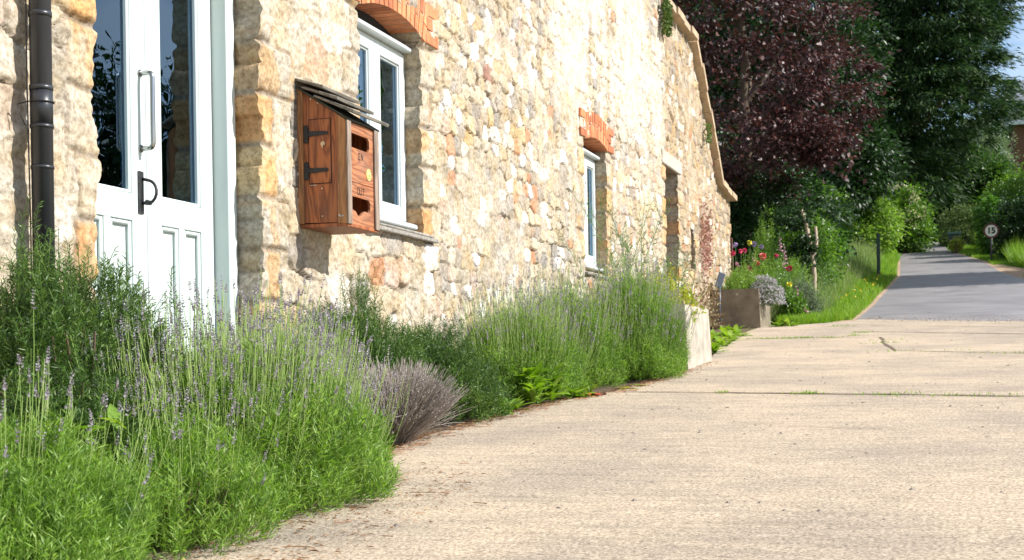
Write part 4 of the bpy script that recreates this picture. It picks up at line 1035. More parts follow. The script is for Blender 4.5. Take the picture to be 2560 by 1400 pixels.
def lichen_mat():
    m = plain('lichen_spotted_concrete', (.20, .165, .115), .92, var=.3, scale=7, bump=.8, bscale=60)
    n = m.node_tree.nodes; l = m.node_tree.links.new; p = n['Principled BSDF']; src = p.inputs['Base Color'].links[0].from_socket
    c = N_(n, 'ShaderNodeTexCoord'); v = N_(n, 'ShaderNodeTexVoronoi', Scale=7.0); l(c.outputs['Object'], v.inputs[0])
    r = N_(n, 'ShaderNodeValToRGB'); r.color_ramp.elements[0].position = .13; r.color_ramp.elements[0].color = (1, 1, 1, 1); r.color_ramp.elements[1].position = .2; r.color_ramp.elements[1].color = (0, 0, 0, 1); l(v.outputs['Distance'], r.inputs[0])
    mx_ = N_(n, 'ShaderNodeMix', _data_type='RGBA'); sc = N_(n, 'ShaderNodeMath', _operation='MULTIPLY'); sc.inputs[1].default_value = .6; l(r.outputs[0], sc.inputs[0]); l(sc.outputs[0], mx_.inputs[0]); l(src, mx_.inputs[6]); mx_.inputs[7].default_value = (.50, .47, .36, 1)
    l(mx_.outputs[2], p.inputs['Base Color']); return m
zt1 = trough('pale concrete trough at the end of the lavender bed', .62, 1.30, 11.75, 13.03, .565, M['concrete_t'])
zt2 = trough('lichen-spotted dark concrete trough at the barn corner with white flowers spilling over', .05, .76, 20.75, 22.3, .585, lichen_mat())
def sprig_clump(name, label, cat, c, r, h, n, mat, ll, lw, seed, slen=.12, per=9, spread=.8, group=None, fl=None, fln=0, fsz=.01, parent=None, upb=.6):
    rng = np.random.default_rng(seed); root = empty(name, c, label, cat, group)
    fm = FM(); P, u = dome(n, rng, c, r, h, .8)
    D0 = unit(u*.7+UP*.5+rng.normal(size=u.shape)*.35); Q = path(P-D0*slen*.5, D0, unit(D0+UP*upb), slen*(.5+.8*rng.random(n)), 4)
    needles(fm, Q, per, ll, lw, spread, rng); fm.tubes(Q, np.full(Q.shape[:2], .0018), 3); fm.build('foliage', [mat], root)
    if fl is not None:
        ff = FM(); P, u = dome(fln, rng, c, (r[0]*1.04, r[1]*1.04), h*1.05, .12)
        for k in range(3): ff.leaves(P, unit(u+rng.normal(size=u.shape)*.9), fsz, fsz*.9, 0, rng=rng)
        ff.build('flowers', [fl], root)
    return root
M['wht'] = leafmat('white_petal', [(.42, .40, .42), (.62, .60, .62)], rough=.7, trans=.2, spec=.1)
M['grey_leaf'] = leafmat('grey_green_leaf', [(.09, .13, .07), (.17, .22, .12), (.26, .30, .18)], rough=.6, trans=.2)
M['mid_leaf'] = leafmat('mid_green_leaf', [(.04, .10, .015), (.11, .22, .03), (.24, .38, .06)], rough=.4, trans=.42)
M['lit_leaf'] = leafmat('light_green_leaf', [(.10, .20, .025), (.20, .34, .05), (.32, .42, .10)], rough=.4, trans=.4)
sprig_clump('trough_plant', 'yellow-green and orange leaved plant filling the pale trough', 'plant', (.95, 12.35, zt1-.1), (.34, .62), .34, 500, M['weed_y'], .05, .022, 51, .16, 8)
sprig_clump('trough_plant', 'fine green foliage filling the dark lichen-spotted trough', 'plant', (.42, 21.5, zt2-.06), (.34, .7), .34, 700, M['lit_leaf'], .05, .012, 52, .2, 9)
sprig_clump('alyssum', 'mound of tiny white flowers spilling over the corner of the dark trough', 'flowering plant', (.80, 21.15, zt2-.22), (.25, .34), .38, 700, M['grey_leaf'], .03, .007, 53, .1, 8, fl=M['wht'], fln=1100, fsz=.022)
broadleaf('weed', 'bright green broad-leaved weeds between the two concrete troughs', 'weed', [(1.0+.16*math.sin(k*2.1)-.03*(k), 13.9+k*.42, 1.0) for k in range(13)], M['weed'], .20, .06, 16, 54, upb=.8)['kind'] = 'stuff'
broadleaf('weed', 'low green weed at the foot of the lichen-spotted trough, on its lane side', 'weed', [(.98+.16*k, 21.0+.12*math.sin(k*3), .9) for k in range(2)], M['weed'], .19, .07, 14, 55, upb=.9)
# dry litter and pebbles
def litter():
    rng = np.random.default_rng(6); fm = FM(); n = 4200
    y = 3.3+rng.random(n)**1.3*9.5; x = np.array([bed_edge(v) for v in y])+np.abs(rng.normal(size=n))*.075-.05+(y < 5.6)*.75*rng.random(n); z = zg(y)+.016
    a = rng.random(n)*2*np.pi; D = np.stack([np.cos(a), np.sin(a), .12*rng.random(n)], 1)
    fm.leaves(np.stack([x, y, z], 1), D, .012+.03*rng.random(n)**2, .003+.005*rng.random(n), 0, N=np.tile(UP, (n, 1))+.3*rng.normal(size=(n, 3)), fold=.5)
    m = 160; y = 3.6+rng.random(m)*7; x = np.array([bed_edge(v) for v in y])+.05+.45*np.abs(rng.normal(size=m))*(y < 5.8)+.05*rng.random(m); a = rng.random(m)*3.14
    P = np.stack([x, y, zg(y)+.02], 1); Q = path(P, np.stack([np.cos(a), np.sin(a), 0*a], 1), unit(np.stack([np.cos(a+.5), np.sin(a+.5), 0*a], 1)), .03+.08*rng.random(m), 4); fm.tubes(Q, np.full(Q.shape[:2], .0018), 4)
    tag(fm.build('litter', [leafmat('dry_leaf_litter', [(.14, .07, .035), (.34, .17, .08), (.50, .33, .18)], trans=.05)]), 'dry brown leaf litter along the slab edge', None, None, 'stuff')
    fm = FM(); m = 1500; x = 1.3+rng.random(m)**1.3*7; y = 2.5+rng.random(m)**1.0*19; z = zg(y)+.012; r_ = .0025+.006*rng.random(m)**3*1.6
    k = np.array([(1, 0, 0), (0, 1, 0), (-1, 0, 0), (0, -1, 0), (0, 0, 1), (0, 0, -1)], float)
    V = np.stack([x, y, z], 1)[:, None]+k[None]*r_[:, None, None]*(.7+.6*rng.random((m, 6, 1)))*[1.2, 1, .7]
    i = np.arange(m)[:, None]*6; fq = np.array([(4, 0, 1, 1), (4, 1, 2, 2), (4, 2, 3, 3), (4, 3, 0, 0)])
    V2 = np.concatenate([V[:, [4, 0, 1]], V[:, [1]]*.5+V[:, [0]]*.5], 1)
    for q in ((4, 0, 1), (4, 1, 2), (4, 2, 3), (4, 3, 0)):
        A = V[:, q[0]]; B = V[:, q[1]]; C = V[:, q[2]]; Mid = (B+C)/2
        fm.add(np.stack([A, B, Mid, C], 1).reshape(-1, 3), np.arange(4*m).reshape(m, 4))
    tag(fm.build('pebbles', [plain('pebble', (.22, .19, .16), .8, var=.6, scale=3)]), 'scattered small pebbles on the concrete', None, None, 'stuff')
litter()
def grit():
    rng = np.random.default_rng(61); fm = FM(); m = 2600; x = 2.0+rng.random(m)*6; y = np.array([apron_end(v) for v in x])-.5+np.abs(rng.normal(size=m))*1.1
    z = zg(y)+.014; a = rng.random(m)*6.28; s_ = .008+.018*rng.random(m)**2
    D = np.stack([np.cos(a), np.sin(a), .25*rng.random(m)], 1); fm.leaves(np.stack([x, y, z], 1), D, s_, s_*.8, 0, N=np.tile(UP, (m, 1))+.3*rng.normal(size=(m, 3)), fold=.5)
    tag(fm.build('grit', [plain('pale_grit', (.42, .35, .27), .9, var=.4, scale=5)]), 'pale grit scattered from the concrete onto the tarmac', None, None, 'stuff')
grit()
def tufts():
    rng = np.random.default_rng(16); fm = FM(); P = []
    for (x, y, s, k) in [(1.25, 17.2, .1, 60), (1.6, 17.15, .12, 120), (1.75, 17.15, .06, 60), (2.05, 17.1, .08, 60), (2.3, 17.5, .06, 50), (2.35, 18.3, .07, 70), (1.9, 20.5, .12, 70), (1.45, 17.2, .3, 60), (2.5, 9.25, .05, 60), (1.95, 9.4, .03, 30), (3.0, 9.12, .12, 40), (3.5, 9.0, .2, 60), (4.1, 8.85, .2, 50), (3.9, 13.3, .2, 60), (2.75, 15.6, .15, 40), (3.2, 13.9, .3, 40), (2.7, 16.3, .1, 30)]:
        q = np.stack([x+rng.normal(size=k)*s, y+rng.normal(size=k)*.02-(.25)*rng.normal(size=k)*s, np.zeros(k)], 1); q[:, 2] = zg(q[:, 1])+.012; P.append(q)
    P = np.concatenate(P); n = len(P); fm.leaves(P, unit(UP*.6+rng.normal(size=(n, 3))*.5*[1, 1, .2]), .016+.022*rng.random(n), .006, 0, rng=rng)
    tag(fm.build('joint_weeds', [M['weed']]), 'small green weeds growing in the slab joints', None, None, 'stuff')
tufts()

# ================================================================== TREES, HEDGES, GARDEN BEYOND THE BARN
def crown(fm, lumps, ncl, per, rc, Ll, Lw, seed, mi=0, nbias=.6, dirmode='out', shell=.22, inner=0, flat=1.0, droop=.0):
    """leaf clusters spread over and just under the surface of overlapping lumps (cx,cy,cz,rx,ry,rz)"""
    rng = np.random.default_rng(seed); Lm = np.array(lumps, float); w = (Lm[:, 3]*Lm[:, 5])**1.0; w /= w.sum()
    k = rng.choice(len(Lm), ncl, p=w); u = unit(rng.normal(size=(ncl, 3)))
    rad = 1-shell*rng.random(ncl)**1.2*1.6+.16*(rng.random(ncl)-.5)
    C = Lm[k, :3]+u*Lm[k, 3:6]*rad[:, None]
    # drop clusters buried deep inside another lump
    deep = np.zeros(ncl, bool)
    for q in Lm:
        d = np.linalg.norm((C-q[:3])/q[3:6], axis=1); deep |= d < .62
    C = C[~deep]; u = u[~deep]; n = len(C)
    sz = rc*(.55+.9*rng.random(n))
    off = rng.normal(size=(n, per, 3))*sz[:, None, None]*.55*np.array([1, 1, .75*flat]); 
    P = C[:, None]+off; un = np.repeat(u[:, None], per, 1)
    if dirmode == 'out': D = unit(un*.5+off/(sz[:, None, None]+1e-6)*.8+rng.normal(size=P.shape)*.5+UP*-.25)
    elif dirmode == 'droop': D = unit(un*np.array([1, 1, .2])*1.0+rng.normal(size=P.shape)*.35+UP*-.38)
    else: D = unit(UP*.7+rng.normal(size=P.shape)*.45+un*.35)
    Nn = un*nbias+UP*.5+rng.normal(size=P.shape)*.45
    m = n*per
    fm.leaves(P.reshape(m, 3), D.reshape(m, 3), (Ll*(.6+.8*rng.random(m))), (Lw*(.6+.8*rng.random(m))), mi, N=Nn.reshape(m, 3), fold=.15, droop=droop)
    if inner:
        k = rng.choice(len(Lm), inner, p=w); u = unit(rng.normal(size=(inner, 3))); P = Lm[k, :3]+u*Lm[k, 3:6]*(.72*rng.random((inner, 1))**.4)
        P = np.repeat(P, 3, 0)+rng.normal(size=(inner*3, 3))*.15; s = max(Ll*1.3, .03*float(np.mean(Lm[:, 3])))
        fm.leaves(P, rng.normal(size=P.shape), s, s*.7, mi, rng=rng)
def trunk_mesh(name, parent, base, top, r0, r1, mat, seed, nlimb=7, ll=1.6, start=.35):
    rng = np.random.default_rng(seed); fm = FM(); b0 = np.array(base, float); t0 = np.array(top, float)
    t = np.linspace(0, 1, 9)[:, None]; P = b0+(t0-b0)*t+np.concatenate([np.zeros((1, 3)), rng.normal(size=(8, 3))*[.5, .5, 0]*r0*.5])
    fm.tubes(P[None], np.linspace(r0, r1, 9)[None], 9)
    q = rng.integers(int(8*start), 8, nlimb); B = P[q]; a = rng.random(nlimb)*6.28; D = unit(np.stack([np.cos(a), np.sin(a), .5+rng.random(nlimb)], 1))
    L1 = path(B, D, unit(D+UP*.5), ll*(.6+.6*rng.random(nlimb)), 6); fm.tubes(L1, np.linspace(r0*.45, r0*.1, 6)[None]*np.ones((nlimb, 1)), 6)
    return fm.build(name, [mat], parent, smooth=True)
def tree(name, label, cat, base, top, r0, lumps, ncl, per, rc, Ll, Lw, mat, seed, group=None, bark=None, **kw):
    root = empty(name, base, label, cat, group)
    trunk_mesh('trunk', root, base, top, r0, r0*.25, bark or M['bark'], seed, ll=max(.4, lumps[0][3]*.6))
    fm = FM(); crown(fm, lumps, ncl, per, rc, Ll, Lw, seed+1, **kw); fm.build('crown', [mat], root); return root
M['copper'] = leafmat('copper_purple_leaf', [(.012, .006, .006), (.035, .013, .013), (.080, .032, .030), (.18, .055, .038)], rough=.48, trans=.2, spec=.45)
M['conifer'] = leafmat('dark_conifer_spray', [(.006, .016, .007), (.016, .042, .014), (.045, .095, .026), (.15, .22, .06)], rough=.55, trans=.25, spec=.3)
M['dark_leaf'] = leafmat('dark_green_leaf', [(.008, .022, .006), (.02, .05, .012), (.05, .11, .02)], rough=.45, trans=.25)
M['hedge_leaf'] = leafmat('clipped_hedge_leaf', [(.04, .08, .015), (.09, .15, .03), (.20, .24, .06)], rough=.6, trans=.2)
M['ivy'] = leafmat('ivy_leaf', [(.04, .10, .015), (.09, .21, .03), (.20, .38, .06)], rough=.42, trans=.3, spec=.4)
def gz(y): return float(zg(y))
# purple-leaved tree
tree('copper_tree', 'purple-leaved tree rising behind the sloping end of the barn', 'tree', (-.4, 27.6, gz(27.6)), (-.3, 27.5, 7.5), .20,
     [(-.5, 27.4, 5.6, 2.5, 2.4, 2.5), (-1.3, 27.6, 8.0, 2.2, 2.2, 2.2), (.8, 27.2, 4.6, 1.15, 1.4, .95), (1.35, 27.2, 3.95, .7, .9, .55), (.2, 26.2, 4.0, 1.3, 1.1, .75), (-1.2, 26.4, 4.0, 1.6, 1.3, .9), (.35, 27.2, 6.0, .9, 1.2, 1.0)],
     470, 210, .36, .095, .055, M['copper'], 201, shell=.5, inner=900, flat=.6)
# big conifer
def conifer(label, x, y, h, r, z0, seed, n=900, per=100, mat='conifer', group=None):
    z = gz(y); lum = []
    for k in range(9):
        t = k/8; zz = z+z0+(h-z0)*t; rr_ = r*(1-t)**.65*(.92+.1*math.sin(k*2.3))+.5
        sh = (-1.5, -.9, -.2)[k] if (k < 3 and r > 5) else 0
        if k < 2 and r > 5: rr_ *= (.70, .86)[k]
        lum.append((x+.4*math.sin(k*1.9)+sh, y+.4*math.cos(k*1.3), zz, rr_, rr_, (h-z0)*.11+.5))
    root = empty('conifer', (x, y, z), label, 'conifer'); trunk_mesh('trunk', root, (x, y, z), (x, y, z+h*.9), .45, .1, M['bark'], seed, 10, r*.7)
    fm = FM(); crown(fm, lum, n, int(per*1.35), .50, .30, .052, seed+1, dirmode='droop', shell=.42, inner=2600, flat=.6); fm.build('crown', [M[mat]], root)
conifer('largest dark conifer, its drooping boughs overhanging the far end of the lane', 1.8, 63.5, 21, 5.9, 3.6, 210, 3800, 75)
conifer('dark conifer half hidden behind the purple-leaved tree', -7.0, 55, 19, 4.6, 1.5, 220, 1100, 70)
# dark trees filling the background on the left
tree('broadleaf_tree', 'dark green tree low behind the purple-leaved tree', 'tree', (-2.2, 33, gz(33)), (-2.2, 33, 5.2), .15, [(-2.4, 33, 4.0, 2.6, 1.6, 1.7), (-.2, 33.5, 3.3, 1.5, 1.2, 1.0), (-4.5, 33.5, 4.2, 2.4, 1.6, 1.8)], 420, 90, .34, .12, .06, M['dark_leaf'], 230, inner=700)
tree('broadleaf_tree', 'dark green tree between the purple-leaved tree and the large conifer', 'tree', (-.6, 46, gz(46)), (-.6, 46, 7.2), .2, [(-1.4, 46, 6.4, 3.0, 2.0, 2.1), (.3, 47, 6.6, 1.6, 1.6, 1.3), (-1.6, 46, 9.6, 3.0, 2.0, 2.8)], 800, 80, .42, .16, .08, M['dark_leaf'], 232, inner=900)
# shrubs of the garden and the left verge
def shrub(label, lumps, ncl, per, mat, seed, Ll=.07, Lw=.04, rc=.22, cat='shrub', name='shrub', group=None, inner=150, dirmode='out', **kw):
    x, y = lumps[0][0], lumps[0][1]; root = empty(name, (x, y, gz(y)), label, cat, group)
    fm = FM(); crown(fm, lumps, ncl, per, rc, Ll, Lw, seed, inner=inner, dirmode=dirmode, **kw); fm.build('foliage', [mat], root)
    rng = np.random.default_rng(seed); nb = 8; a = rng.random(nb)*6.28; z = gz(y); hh = lumps[0][2]-z+.1
    P0 = np.stack([x+.1*np.cos(a), y+.1*np.sin(a), np.full(nb, z)], 1); D = unit(np.stack([np.cos(a)*lumps[0][3], np.sin(a)*lumps[0][3], np.full(nb, hh*1.4)], 1)); fb = FM(); q = path(P0, D, D, np.full(nb, hh), 5); fb.tubes(q, np.linspace(.025, .01, 5)[None]*np.ones((nb, 1)), 5); fb.build('branches', [M['twig']], root)
    return root
shrub('mid green shrub behind the flower bed, below the purple-leaved tree', [(-.2, 28.9, 2.3, .8, .7, .9), (.6, 29.2, 2.2, .6, .6, .8)], 220, 70, M['mid_leaf'], 240)
shrub('dark green holly-like shrub hiding the trunk of the purple-leaved tree', [(-.7, 26.9, 2.5, .9, .5, 1.0), (-.1, 27.1, 3.1, .8, .5, .6)], 220, 70, M['dark_leaf'], 241)
shrub('glossy ivy-covered mound at the left verge, right of the thin pale trunk', [(.55, 34.4, 2.85, .42, .6, .42), (.10, 34.8, 3.0, .5, .6, .5)], 230, 70, M['ivy'], 242, .075, .06, .17)
shrub('blue-green leafy shrub above the ivy-covered mound', [(.1, 37.5, 3.95, .65, .8, .65), (.5, 38, 3.65, .4, .6, .4)], 190, 70, M['mid_leaf'], 243, .09, .05, .25)
shrub('tall light green shrub on the left verge beside the dark end of the lane', [(1.0, 48, 4.6, .75, .8, .85), (.3, 47.5, 4.3, .8, .8, .9)], 220, 70, M['lit_leaf'], 244, .13, .06, .3)
e = shrub('elder shrub with cream flower heads at the left verge far up the lane', [(1.75, 52.5, 5.3, .85, .9, 1.0), (1.9, 53, 4.7, .8, .8, .8)], 200, 70, M['mid_leaf'], 245, .12, .06, .28)
rg = np.random.default_rng(4); ff = FM(); P = np.array([1.7, 52.3, 5.4])+unit(rg.normal(size=(60, 3))*[1, 1, 1])*[.85, .85, 1.0]; P = (P[:, None]+rg.normal(size=(60, 14, 3))*.06).reshape(-1, 3); ff.leaves(P, rg.normal(size=P.shape), .07, .06, rng=rg)
ff.build('flowers', [leafmat('cream_flower', [(.5, .46, .25), (.7, .66, .42)], trans=.2)], e)
shrub('dark low shrub closing the far end of the lane', [(1.5, 70, 6.7, 2.0, 1.5, 1.2), (4.0, 71, 6.9, 1.8, 1.5, 1.3)], 260, 60, M['dark_leaf'], 246, .16, .08, .35)
# right-hand side of the lane
shrub('clipped rounded hedge with a sunlit brown-green top beside the lane', [(3.95, 56.5, 5.0, 1.0, 1.2, .95), (4.95, 56.8, 4.95, .8, 1.2, .85)], 430, 80, M['hedge_leaf'], 250, .07, .03, .17, cat='hedge', name='hedge', dirmode='up', shell=.12)
shrub('yellow-green ivy shrub between the clipped hedge and the round road sign', [(4.75, 49.5, 4.55, .45, .5, .9)], 110, 70, M['ivy'], 251, .09, .07, .17)
shrub('dark hedge directly behind the round road sign', [(5.4, 46.8, 4.2, .7, .7, 1.0), (6.2, 46.4, 4.0, .8, .8, 1.1), (7.4, 46, 4.2, .9, .9, 1.2)], 330, 70, M['dark_leaf'], 252, .10, .05, .24)
tree('broadleaf_tree', 'broad green tree on the right behind the road sign', 'tree', (6.9, 52, gz(52)), (6.9, 52, 7), .18, [(6.1, 52, 5.7, 1.1, 1.3, .95), (7.6, 52, 6.1, 1.2, 1.4, 1.5), (5.3, 52.5, 5.5, .8, 1.0, .8)], 520, 60, .28, .11, .05, M['mid_leaf'], 253, inner=500, shell=.4)
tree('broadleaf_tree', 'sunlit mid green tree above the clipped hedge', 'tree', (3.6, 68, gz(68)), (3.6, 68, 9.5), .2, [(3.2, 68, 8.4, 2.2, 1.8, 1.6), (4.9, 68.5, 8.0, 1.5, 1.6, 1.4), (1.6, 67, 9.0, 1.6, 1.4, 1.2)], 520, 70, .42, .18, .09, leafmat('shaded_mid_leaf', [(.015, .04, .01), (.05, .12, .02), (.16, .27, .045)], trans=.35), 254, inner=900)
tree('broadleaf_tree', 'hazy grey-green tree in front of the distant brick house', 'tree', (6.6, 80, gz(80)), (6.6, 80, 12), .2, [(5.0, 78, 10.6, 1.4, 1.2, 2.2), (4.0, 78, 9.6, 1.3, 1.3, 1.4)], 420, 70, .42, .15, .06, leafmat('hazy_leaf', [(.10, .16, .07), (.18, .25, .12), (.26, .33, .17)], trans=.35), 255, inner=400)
# tall trees standing right of the view: seen in the window glass, they throw the shade bands across the lane
tree('roadside_tree', 'tall tree right of the lane whose shadow crosses the tarmac', 'tree', (9.4, 38.8, gz(38.8)), (9.4, 38.8, 8), .22, [(9.4, 38.6, 6.2, 2.4, 2.5, 2.8), (9.9, 38.2, 8.4, 2.2, 2.3, 2.0)], 900, 70, .42, .2, .1, M['mid_leaf'], 260, inner=900)
tree('roadside_tree', 'dark tree standing well to the right of the forecourt', 'tree', (18, 33, gz(33)), (18, 33, 6), .3, [(18, 33, 5.0, 3.6, 4.2, 3.4), (21, 27, 4.4, 3.2, 3.6, 3.4), (19, 38.5, 4.4, 2.8, 2.6, 3.0)], 480, 60, .6, .26, .13, M['dark_leaf'], 262, inner=1200)
tree('roadside_tree', 'slim tree beside the far bend of the lane', 'tree', (9.5, 57, gz(57)), (9.5, 57, 9), .15, [(9.5, 57, 8.0, .9, .6, 1.5)], 160, 60, .35, .16, .08, M['mid_leaf'], 263, inner=100)
# distant wooded mass
def wood_mass():
    fm = FM(); lum = []
    rng = np.random.default_rng(44)
    for k in range(46):
        x = -60+k*2.3+rng.normal(); hgt = (11 if x < -3 else 6.0)+rng.random()*3
        if 8 < x: hgt = 3.2
        lum.append((x, 96+rng.random()*8, gz(98)+hgt*.5, 3.2, 2.5, hgt*.6))
    crown(fm, lum, 1500, 50, 1.0, .6, .35, 45, inner=5000); return tag(fm.build('woodland', [M['dark_leaf']]), 'dense dark woodland behind the lane', None, None, 'stuff')
wood_mass()
# grass of the verges
def bank(x, y): return .55*ss(1.9, .5, x)*ss(25, 30, y)*(1-ss(52, 58, y))+.5*ss(0, 1.6, x-(np.interp(y, [30, 40, 60], [7.2, 5.9, 5.0])))*ss(36, 41, y)
for nm_, x0_, x1_ in (('verge', -3.0, 2.0), ('verge', 4.6, 9.5)):
    fm = FM(); V = []; xs_ = np.linspace(x0_, x1_, 26); ys_ = np.arange(25, 60, .5)
    for yv in ys_:
        for xv in xs_: V.append((xv, yv, float(zg(yv))-.004+float(bank(xv, yv))-(.05 if float(bank(xv, yv)) < .003 else 0)))
    fm.add(V, [(i*26+j, i*26+j+1, (i+1)*26+j+1, (i+1)*26+j) for i in range(len(ys_)-1) for j in range(25)]); tag(fm.build(nm_, M['ground'], smooth=True), 'grassy verge bank beside the lane', None, None, 'structure')
def grass(name, label, fn, n, seed, L0, L1, mat, w=.012, cats=None):
    n = int(n*1.15)
    rng = np.random.default_rng(seed); P = fn(rng, n); P[:, 2] = zg(P[:, 1])+bank(P[:, 0], P[:, 1])-.01; n = len(P)
    cl = fbm(P[:, 0]*1.8, P[:, 1]*1.8, seed, 3)
    Ln = (L0+(L1-L0)*rng.random(n))*(.5+1.0*cl)
    D = unit(UP+rng.normal(size=(n, 3))*[.35, .35, 0]); fm = FM(); fm.leaves(P, D, Ln, w*(.6+.8*rng.random(n)), 0, rng=rng, fold=.2, mid=.3)
    return tag(fm.build(name, [mat]), label, None, None, 'stuff')
M['grass'] = leafmat('verge_grass', [(.08, .18, .015), (.16, .31, .025), (.25, .40, .045), (.33, .41, .10)], rough=.5, trans=.4, nscale=.3)
M['seed_grass'] = leafmat('tall_seeding_grass', [(.12, .20, .04), (.22, .28, .09), (.34, .36, .18)], rough=.6, trans=.35, nscale=.3)
def left_verge(rng, n):
    y = 21.3+(rng.random(n)**1.25)*34; t = rng.random(n); l_ = np.interp(y, [21, 23, 27, 56], [1.0, .8, -.6, -1.2]); r_ = np.interp(y, [21, 22, 23, 31.6, 40, 48, 56], [1.05, 1.5, 1.9, 1.85, 2.0, 1.75, 1.5])
    return np.stack([l_+(r_-l_)*t, y, 0*y], 1)
grass('verge_grass', 'bright green grass verge left of the lane', left_verge, 52000, 71, .07, .20, M['grass'])
grass('tall_grass', 'taller seeding grass at the back of the left verge', lambda r, n: left_verge(r, n)*[1, 1, 0]-[.5, -.6, 0], 14000, 72, .25, .55, M['seed_grass'], .008)
def right_bank(rng, n):
    y = 38.5+rng.random(n)*18; x0 = np.array([road_r(v) for v in y])+np.interp(y, [38, 40, 43, 47, 58], [1.5, 1.1, .55, .9, 1.3]); return np.stack([x0+rng.random(n)**1.2*3.4, y, 0*y], 1)
grass('tall_grass', 'long grass bank right of the lane below the road sign', right_bank, 40000, 73, .25, .75, M['grass'], .016)
def right_near(rng, n):
    y = 30+rng.random(n)*8.5; x0 = np.array([road_r(v) for v in y])+.2; return np.stack([x0+rng.random(n)*3.4, y, 0*y], 1)
grass('verge_grass', 'short shaded grass by the lane below the clipped hedge', lambda g, n: (lambda y: np.stack([np.array([road_r(v) for v in y])+.1+g.random(n)**1.2*1.6, y, 0*y], 1))(44+g.random(n)*13), 12000, 75, .05, .13, M['grass'])
grass('verge_grass', 'short grass right of the lane', right_near, 8000, 74, .06, .14, M['grass'])
# buttercups
rg = np.random.default_rng(7); ff = FM(); y = 27+rg.random(70)*12; P = np.stack([1.0+rg.random(70)*.8, y, zg(y)+.2+.1*rg.random(70)], 1); P = np.repeat(P, 3, 0); ff.leaves(P, rg.normal(size=P.shape), .028, .028, rng=rg)
tag(ff.build('buttercups', [plain('buttercup', (.75, .55, .02), .4)]), 'scattered yellow buttercups in the verge grass', None, None, 'stuff')

# ------------------------------------------------------------------ flower bed
def pl(x, y, dz): return (x, y, gz(y)+dz)
sprig_clump('border_plant', 'yellow-green feathery plant against the barn corner behind the dark trough', 'plant', pl(.42, 22.9, -.02), (.42, .4), 1.05, 900, M['lit_leaf'], .06, .014, 301, .25, 10, upb=1.2)
sprig_clump('border_plant', 'grey-green mounded plant in the middle of the flower bed', 'plant', pl(.80, 24.0, -.02), (.50, .6), 1.0, 1300, M['lit_leaf'], .06, .014, 302, .22, 10)
sprig_clump('border_plant', 'tall blue-green border plant at the back of the flower bed', 'plant', pl(.45, 25.4, -.02), (.6, .5), 1.35, 1300, M['mid_leaf'], .06, .012, 303, .25, 10, upb=1.2)
sprig_clump('border_plant', 'grey-leaved plant at the right end of the flower bed behind the red rose', 'plant', pl(1.12, 23.4, -.02), (.30, .45), .66, 900, M['grey_leaf'], .05, .014, 304, .18, 9)
sprig_clump('border_plant', 'low dark leafy plant at the right foot of the flower bed', 'plant', pl(1.05, 22.35, -.02), (.25, .35), .48, 600, M['mid_leaf'], .06, .03, 305, .15, 8)
sprig_clump('border_plant', 'pale green upright shoots left at the back of the flower bed', 'plant', pl(.15, 26.2, -.02), (.3, .3), 1.75, 500, M['lit_leaf'], .06, .018, 306, .3, 10, upb=1.5)
tall_w = [(0.3+.16*k, 23.2+.25*math.sin(k*3.1)) for k in range(9)]
tall_weed('row of thin green flower stalks through the middle of the bed', tall_w, 307, .95)
def bloom(name, label, cat, px, x, y, dz, r, mat, seed, group=None, n=26):
    rng = np.random.default_rng(seed); c = np.array([x, y, gz(y)+dz]); root = empty(name, (x, y, gz(y)), label, cat, group)
    u = unit(rng.normal(size=(n, 3))); fm = FM(); fm.leaves(c+u*r*.35, unit(u+rng.normal(size=(n, 3))*.5), r*.8, r*.9, 0, rng=rng, fold=.4); fm.build('petals', [mat], root)
    fs = FM(); P = path(np.array([[x, y+.05, gz(y)]]), UP[None], unit(c-np.array([x, y+.05, gz(y)]))[None], np.array([dz]), 6); fs.tubes(P, np.full(P.shape[:2], .006), 5); fs.build('stem', [M['weed_s']], root)
ros = {'pale': plain('pale_pink_petal', (.78, .40, .50), .5), 'red': plain('rose_red', (.58, .04, .12), .5, var=.25), 'pink': plain('rose_pink', (.70, .05, .16), .5, var=.25), 'coral': plain('coral_petal', (.75, .14, .16), .5, var=.2), 'dark': plain('dark_magenta_petal', (.25, .01, .08), .5), 'yellow': plain('yellow_petal', (.80, .72, .08), .5), 'mauve': plain('mauve_petal', (.66, .48, .72), .6)}
def fy(px, py, y):
    """point of the bed at distance y seen towards a place in the bed"""
    dx, dy = px-1280, py-929; u = (dx*math.cos(ROLL)-dy*math.sin(ROLL))/F_PX; v = (-dx*math.sin(ROLL)-dy*math.cos(ROLL))/F_PX
    r = (-math.sin(YAW)+u*math.cos(YAW), math.cos(YAW)+u*math.sin(YAW), v); t = y/r[1]; return CAMX+r[0]*t, v*t-gz(y)
